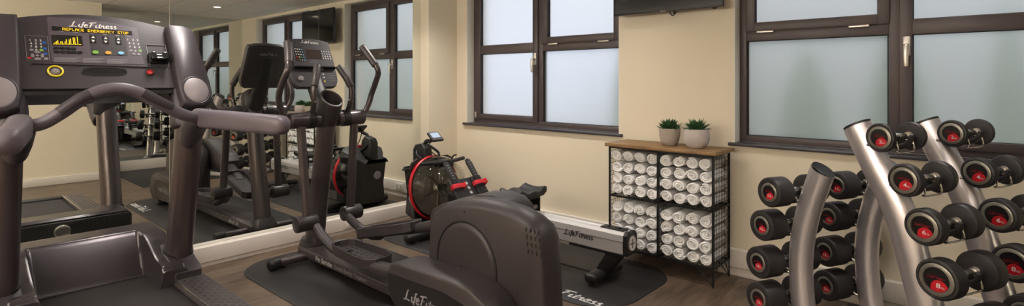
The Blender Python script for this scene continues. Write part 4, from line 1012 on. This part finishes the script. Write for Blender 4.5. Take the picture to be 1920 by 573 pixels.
# ================================================================== PLANTS
def plant(x, y, z, prof, m, label, seed, hgt):
    t = thing('potted_succulent', label, 'plant', (x, y, z)); rnd = random.Random(seed)
    top = prof[-1]; k = prof + [(top[0]-.004, top[1]+.001), (top[0]-.009, top[1]-.002), (top[0]-.012, top[1]-.02), (0, top[1]-.02)]
    MB().lathe(k, (x, y, z), (0, 0, 1), 40).build('pot', m, t, angle=50)
    MB().lathe([(0, .002), (top[0]-.012, 0)], (x, y, z+top[1]-.016), (0, 0, 1), 24).build('soil', M['soil'], t)
    g = MB(); base = V((x, y, z+top[1]-.018))
    for ringi, (n, el, ln) in enumerate(((20, 20, .066), (20, 38, .066), (18, 54, .062), (14, 68, .058), (8, 82, .054))):
        for i in range(n):
            a = 2*PI*i/n+ringi*.4+rnd.uniform(-.15, .15); e = math.radians(el+rnd.uniform(-8, 8)); l = ln*rnd.uniform(.85, 1.15)*hgt*1.45
            d = V((math.cos(a)*math.cos(e), math.sin(a)*math.cos(e), math.sin(e))); sd = V((-math.sin(a), math.cos(a), 0)); up = d.cross(sd)*-1
            P = [base+d*.006, base+d*l*.35+up*.003, base+d*l*.7+up*.002, base+d*l]
            g.tube(P, [.009, .0135, .0095, .0006], [.003, .005, .0035, .0005], n=2, seg=7, side=sd)
    g.build('leaves', M['leaf'], t, angle=70)
plant(-1.70, 3.625, SZ1+.028, [(0, 0), (.045, 0), (.052, .004), (.064, .03), (.072, .07), (.0755, .122)], M['concrete'], 'small spiky succulent in a plain grey straight-sided concrete pot on the shelf', 3, 1.0)
plant(-1.495, 3.605, SZ1+.028, [(0, 0), (.05, 0), (.06, .005), (.078, .03), (.088, .065), (.086, .1), (.080, .130)], M['concrete2'], 'spiky succulent in a rounded mottled white concrete pot on the shelf', 9, 1.05)

# ================================================================== TV
def tv():
    x0, x1, z0, z1, y = -2.200, -1.345, 1.862, 2.325, 3.69
    t = thing('wall_television', 'flat black television on a bracket between the two windows', 'television', ((x0+x1)/2, y+.05, (z0+z1)/2))
    b = MB().box(x0, x1, y, y+.03, z0, z1, .004).box(x0+.1, x1-.1, y+.03, y+.055, z0+.05, z1-.08, .01).build('television_body', M['tv'], t)
    MB().box(x0+.01, x1-.01, y-.0015, y+.001, z0+.016, z1-.01).build('screen', M['tvs'], t, smooth=False)
    MB().box((x0+x1)/2-.03, (x0+x1)/2+.01, y-.0025, y, z0+.003, z0+.008).build('brand_bar', M['grey'], t, smooth=False)
    MB().box((x0+x1)/2-.09, (x0+x1)/2+.09, WY-.02, WY, z0+.1, z1-.1, .003).box((x0+x1)/2-.03, (x0+x1)/2+.03, y+.05, WY-.015, z0+.18, z0+.26, .004).build('wall_bracket', M['dark'], t)
    xm = (x0+x1)/2+.045
    MB().tube([(xm-.04, y+.045, z0+.06), (xm-.02, y+.04, z0-.005), (xm+.005, y+.035, z0-.03), (xm+.02, y+.04, z0+.0), (xm+.02, y+.05, z0+.06)], .004, n=6, seg=8).build('cable_loop', M['gasket'], t)
    MB().box(xm+.008, xm+.026, y+.03, y+.05, z0-.02, z0+.02, .003).build('cable_plug', M['gasket'], t)
    MB().box(x1-.075, x1-.05, y+.005, y+.025, z0-.008, z0+.002, .002).build('sensor', M['gasket'], t)
tv()

# ================================================================== DUMBBELL RACK
EA = math.radians(26.9); E = V((math.sin(EA), math.cos(EA), 0)); NV = V((math.cos(EA), -math.sin(EA), 0))
def EN(e, n, z): return E*e+NV*n+V((0, 0, z))
SP = .49
# right side (straight, leaning tubes): weight, dia, head thickness, half length, n, z
RS = [(2, .125, .024, .112, -1.548, 1.108), (4, .135, .040, .125, -1.441, .945), (6, .145, .055, .140, -1.361, .776), (8, .156, .070, .160, -1.300, .593), (10, .155, .085, .17, -1.255, .40)]
LS = [(14, .152, .108, .178, -2.068, .778), (16, .158, .116, .182, -2.113, .597), (18, .163, .122, .186, -2.133, .398), (20, .166, .130, .190, -2.126, .212)]
def rack():
    t = thing('dumbbell_rack', 'silver two-sided dumbbell rack with leaning and curved tubes', 'rack', EN(2.65, -1.65, 0))
    for i in range(2):
        e = 2.41+i*SP
        st = MB().tube([EN(e, -1.325, .05), EN(e, -1.36, .22), EN(e, -1.428, .42), EN(e, -1.53, .77), EN(e, -1.635, .97), EN(e, -1.722, 1.14)], .066, .048, n=6, seg=30, side=NV).build('straight_upright', M['silver'], t)
        a, b = EN(e, -1.722, 1.14), EN(e, -1.727, 1.150); MB().tube([a, b], .064, .046, seg=30, side=NV).build('tube_cap', M['dark'], st)
        cu = MB().tube([EN(e-.03, -1.94, .03), EN(e-.03, -1.985, .2), EN(e-.03, -2.0, .45), EN(e-.03, -1.961, .68), EN(e-.03, -1.89, .88), EN(e-.03, -1.878, .91)], .060, .048, n=6, seg=30, side=NV).build('curved_upright', M['silver'], t)
        a, b = EN(e-.03, -1.878, .91), EN(e-.03, -1.873, .918); MB().tube([a, b], .058, .046, seg=30, side=NV).build('tube_cap', M['dark2'], cu)
        # base foot along n
        Mb = Matrix((E, NV, V((0, 0, 1)))).transposed().to_4x4(); Mb.translation = EN(e-.015, 0, 0)
        MB(Mb).box(-.05, .05, -2.18, -1.20, .008, .05, .008, 2).build('base_foot', M['silver'], t)
    Mb = Matrix((E, NV, V((0, 0, 1)))).transposed().to_4x4()
    MB(Mb).box(2.41, 2.41+SP, -1.67, -1.60, .012, .05, .006).build('base_tie', M['silver'], t)
    # saddles
    for side, T in ((1, RS), (-1, LS)):
        for (w, dia, th, hl, n, z) in T:
            tn = None
            for i in range(2):
                ec = 2.41+i*SP; eo = 0 if side > 0 else -.03
                gap = hl-th
                back = -(.155 if side > 0 else .13)*side
                for s in (-1, 1):
                    ee = ec+s*min(.045, gap-.018)
                    # rubber hook under the handle, joined to a round bar from the upright
                    zb = z-.028
                    h = MB()
                    h.tube([EN(ee, n+back*.45, zb-.012), EN(ee, n+back*.18, zb-.02), EN(ee, n, zb-.014), EN(ee, n+side*.026, zb+.006), EN(ee, n+side*.034, zb+.034)], [.015, .016, .015, .014, .011], [.011, .013, .012, .011, .009], n=5, seg=14, side=E, dome=.005)
                    h.build('saddle_hook', M['rubber'], t)
                g = MB()
                sp_ = min(.045, gap-.018)
                g.tube([EN(ec-sp_, n+back*.45, zb-.012), EN(ec-sp_*.7, n+back*.75, zb-.02), EN(ec+eo*.5-.02, n+back*.95, zb-.03)], .008, n=4, seg=10)
                g.tube([EN(ec+sp_, n+back*.45, zb-.012), EN(ec+sp_*.7, n+back*.75, zb-.02), EN(ec+eo*.5+.02, n+back*.95, zb-.03)], .008, n=4, seg=10)
                q = sp_+.008
                g.tube([EN(ec-q, n+side*.03, zb+.03), EN(ec-q, n+side*.04, zb-.022), EN(ec-q, n+side*.03, zb-.035), EN(ec, n+side*.03, zb-.037), EN(ec+q, n+side*.03, zb-.035), EN(ec+q, n+side*.04, zb-.022), EN(ec+q, n+side*.03, zb+.03)], .0038, n=6, seg=8)
                g.build('saddle_wire', M['chrome'], t)
    return t
rack()
def dumbbell(w, dia, th, hl):
    t = thing('dumbbell', 'x', 'dumbbell'); R = dia/2
    MB().lathe([(.0125, -(hl-th)+.0), (.0125, -.06), (.0155, -.035), (.0165, 0), (.0155, .035), (.0125, .06), (.0125, hl-th)], (0, 0, 0), (0, 1, 0), 20).build('handle', M['chrome'], t)
    for s in (-1, 1):
        g = MB()
        for k in range(3): y0 = s*(hl-th-.004-k*.007); g.cyl((0, y0-.0036, 0), (0, y0+.0036, 0), .0195-.001*k, seg=20)
        g.build('collar', M['chrome'], t)
    rr = min(R*.76, .049)*(1.0 if w > 9 else 1.0)
    if w < 10: rr = R*.79
    for s in (-1, 1):
        o = V((0, s*(hl-th), 0)); ax = V((0, s, 0)); b = min(.010, th*.3)
        hd = MB().lathe([(0, 0), (R*.80, 0), (R-b*.5, b*.3), (R, b), (R, th-b), (R-b*.35, th-b*.35), (R-b, th-.001), (rr+.003, th-.002), (rr+.001, th-.006), (0, th-.006)], o, ax, 48).build('head', M['rubber'], t)
        MB().lathe([(rr, th-.006), (rr, th-.001), (rr-.003, th+.001), (rr*.76, th+.001), (rr*.73, th-.003), (rr*.73, th-.006)], o, ax, 48).build('end_ring', M['ring'], hd)
        ri = rr*.735; ux = V((-s, 0, 0)) if s > 0 else V((1, 0, 0)); f = o+ax*(th-.004)
        # face basis: ux to the reader's right, z up, normal = ax
        ux = V((0, 0, 1)).cross(ax)
        assert abs(ux.cross(V((0, 0, 1))).dot(ax)-1) < 1e-4
        MB().disc(f, ux, (0, 0, 1), ri, ri, .002, 36).build('label', M['blackgloss'], hd)
        pts = []
        # red lower part: circle segment clipped by an arc
        cx, cz, cr = ri*.24, -ri*.66, ri*.68
        for k in range(40):
            a = 2*PI*k/40; p = V((cx+cr*math.cos(a), cz+cr*math.sin(a)))
            if p.length > ri*.985: p = p.normalized()*ri*.985
            pts.append(tuple(p))
        MB().prism(pts, f+ax*.002, ux, (0, 0, 1), .0006).build('red_patch', M['redlabel'], hd, smooth=False)
        g = MB(); wn = ri*.34 if w < 10 else ri*.5
        type_text(g, str(w), f+ax*.0028+ux*(cx-wn*.75)+V((0, 0, cz+ri*.02)), ux, (0, 0, 1), ri*.58, width=wn, h=.0003)
        type_text(g, 'KG', f+ax*.0028+ux*(cx+wn*.38)+V((0, 0, cz+ri*.02)), ux, (0, 0, 1), ri*.24, width=ri*.26, h=.0003)
        g.build('number', M['white'], hd, smooth=False)
        g = MB(); script_logo(g, f+ax*.002-ux*ri*.70+V((0, 0, ri*.10)), ux, (.0, 0, .55) if False else (0, 0, 1), ri*1.35, wt=.11, h=.0006); g.build('logo', M['redlabel'], hd, smooth=False)
    return t
for side, T in ((1, RS), (-1, LS)):
    for k, (w, dia, th, hl, n, z) in enumerate(T):
        p = dumbbell(w, dia, th, hl); c = [p, dup(p)]
        for i in range(2):
            o = c[i]; o.location = EN(2.41+i*SP-(0 if side > 0 else .0), n, z); o.rotation_euler = (0, 0, -EA)
            tag(o, '%s one of two %d kg black dumbbells on the %s tube side of the rack' % (('left' if i == 0 else 'right'), w, 'straight' if side > 0 else 'curved'), 'dumbbell', 'dumbbells on the silver rack')

# ================================================================== WORLD, CAMERA
w = bpy.data.worlds.new('World'); bpy.context.scene.world = w; w.use_nodes = True; N, L = w.node_tree.nodes, w.node_tree.links
bg = N['Background']; tc = N.new('ShaderNodeTexCoord'); sx = N.new('ShaderNodeSeparateXYZ'); cr = N.new('ShaderNodeValToRGB')
L.new(tc.outputs['Generated'], sx.inputs[0]); L.new(sx.outputs['Z'], cr.inputs[0]); L.new(cr.outputs[0], bg.inputs['Color'])
cr.color_ramp.elements[0].position = .0; cr.color_ramp.elements[0].color = (.66, .74, .92, 1); cr.color_ramp.elements[1].position = .45; cr.color_ramp.elements[1].color = (1, 1, 1, 1)
bg.inputs['Strength'].default_value = 1.45
cam = bpy.data.cameras.new('camera'); co = bpy.data.objects.new('camera', cam); COL.objects.link(co)
co.location = (0, 0, CH); co.rotation_euler = (PI/2, 0, TH); cam.sensor_width = 36; cam.lens = F/1920*36; cam.shift_y = -(286.5-HY)/1920; cam.clip_start = .02
sc = bpy.context.scene; sc.camera = co
sc.view_settings.view_transform = 'Standard'; sc.view_settings.look = 'None'; sc.view_settings.gamma = 1; sc.view_settings.exposure = 0; sc.view_settings.use_curve_mapping = False
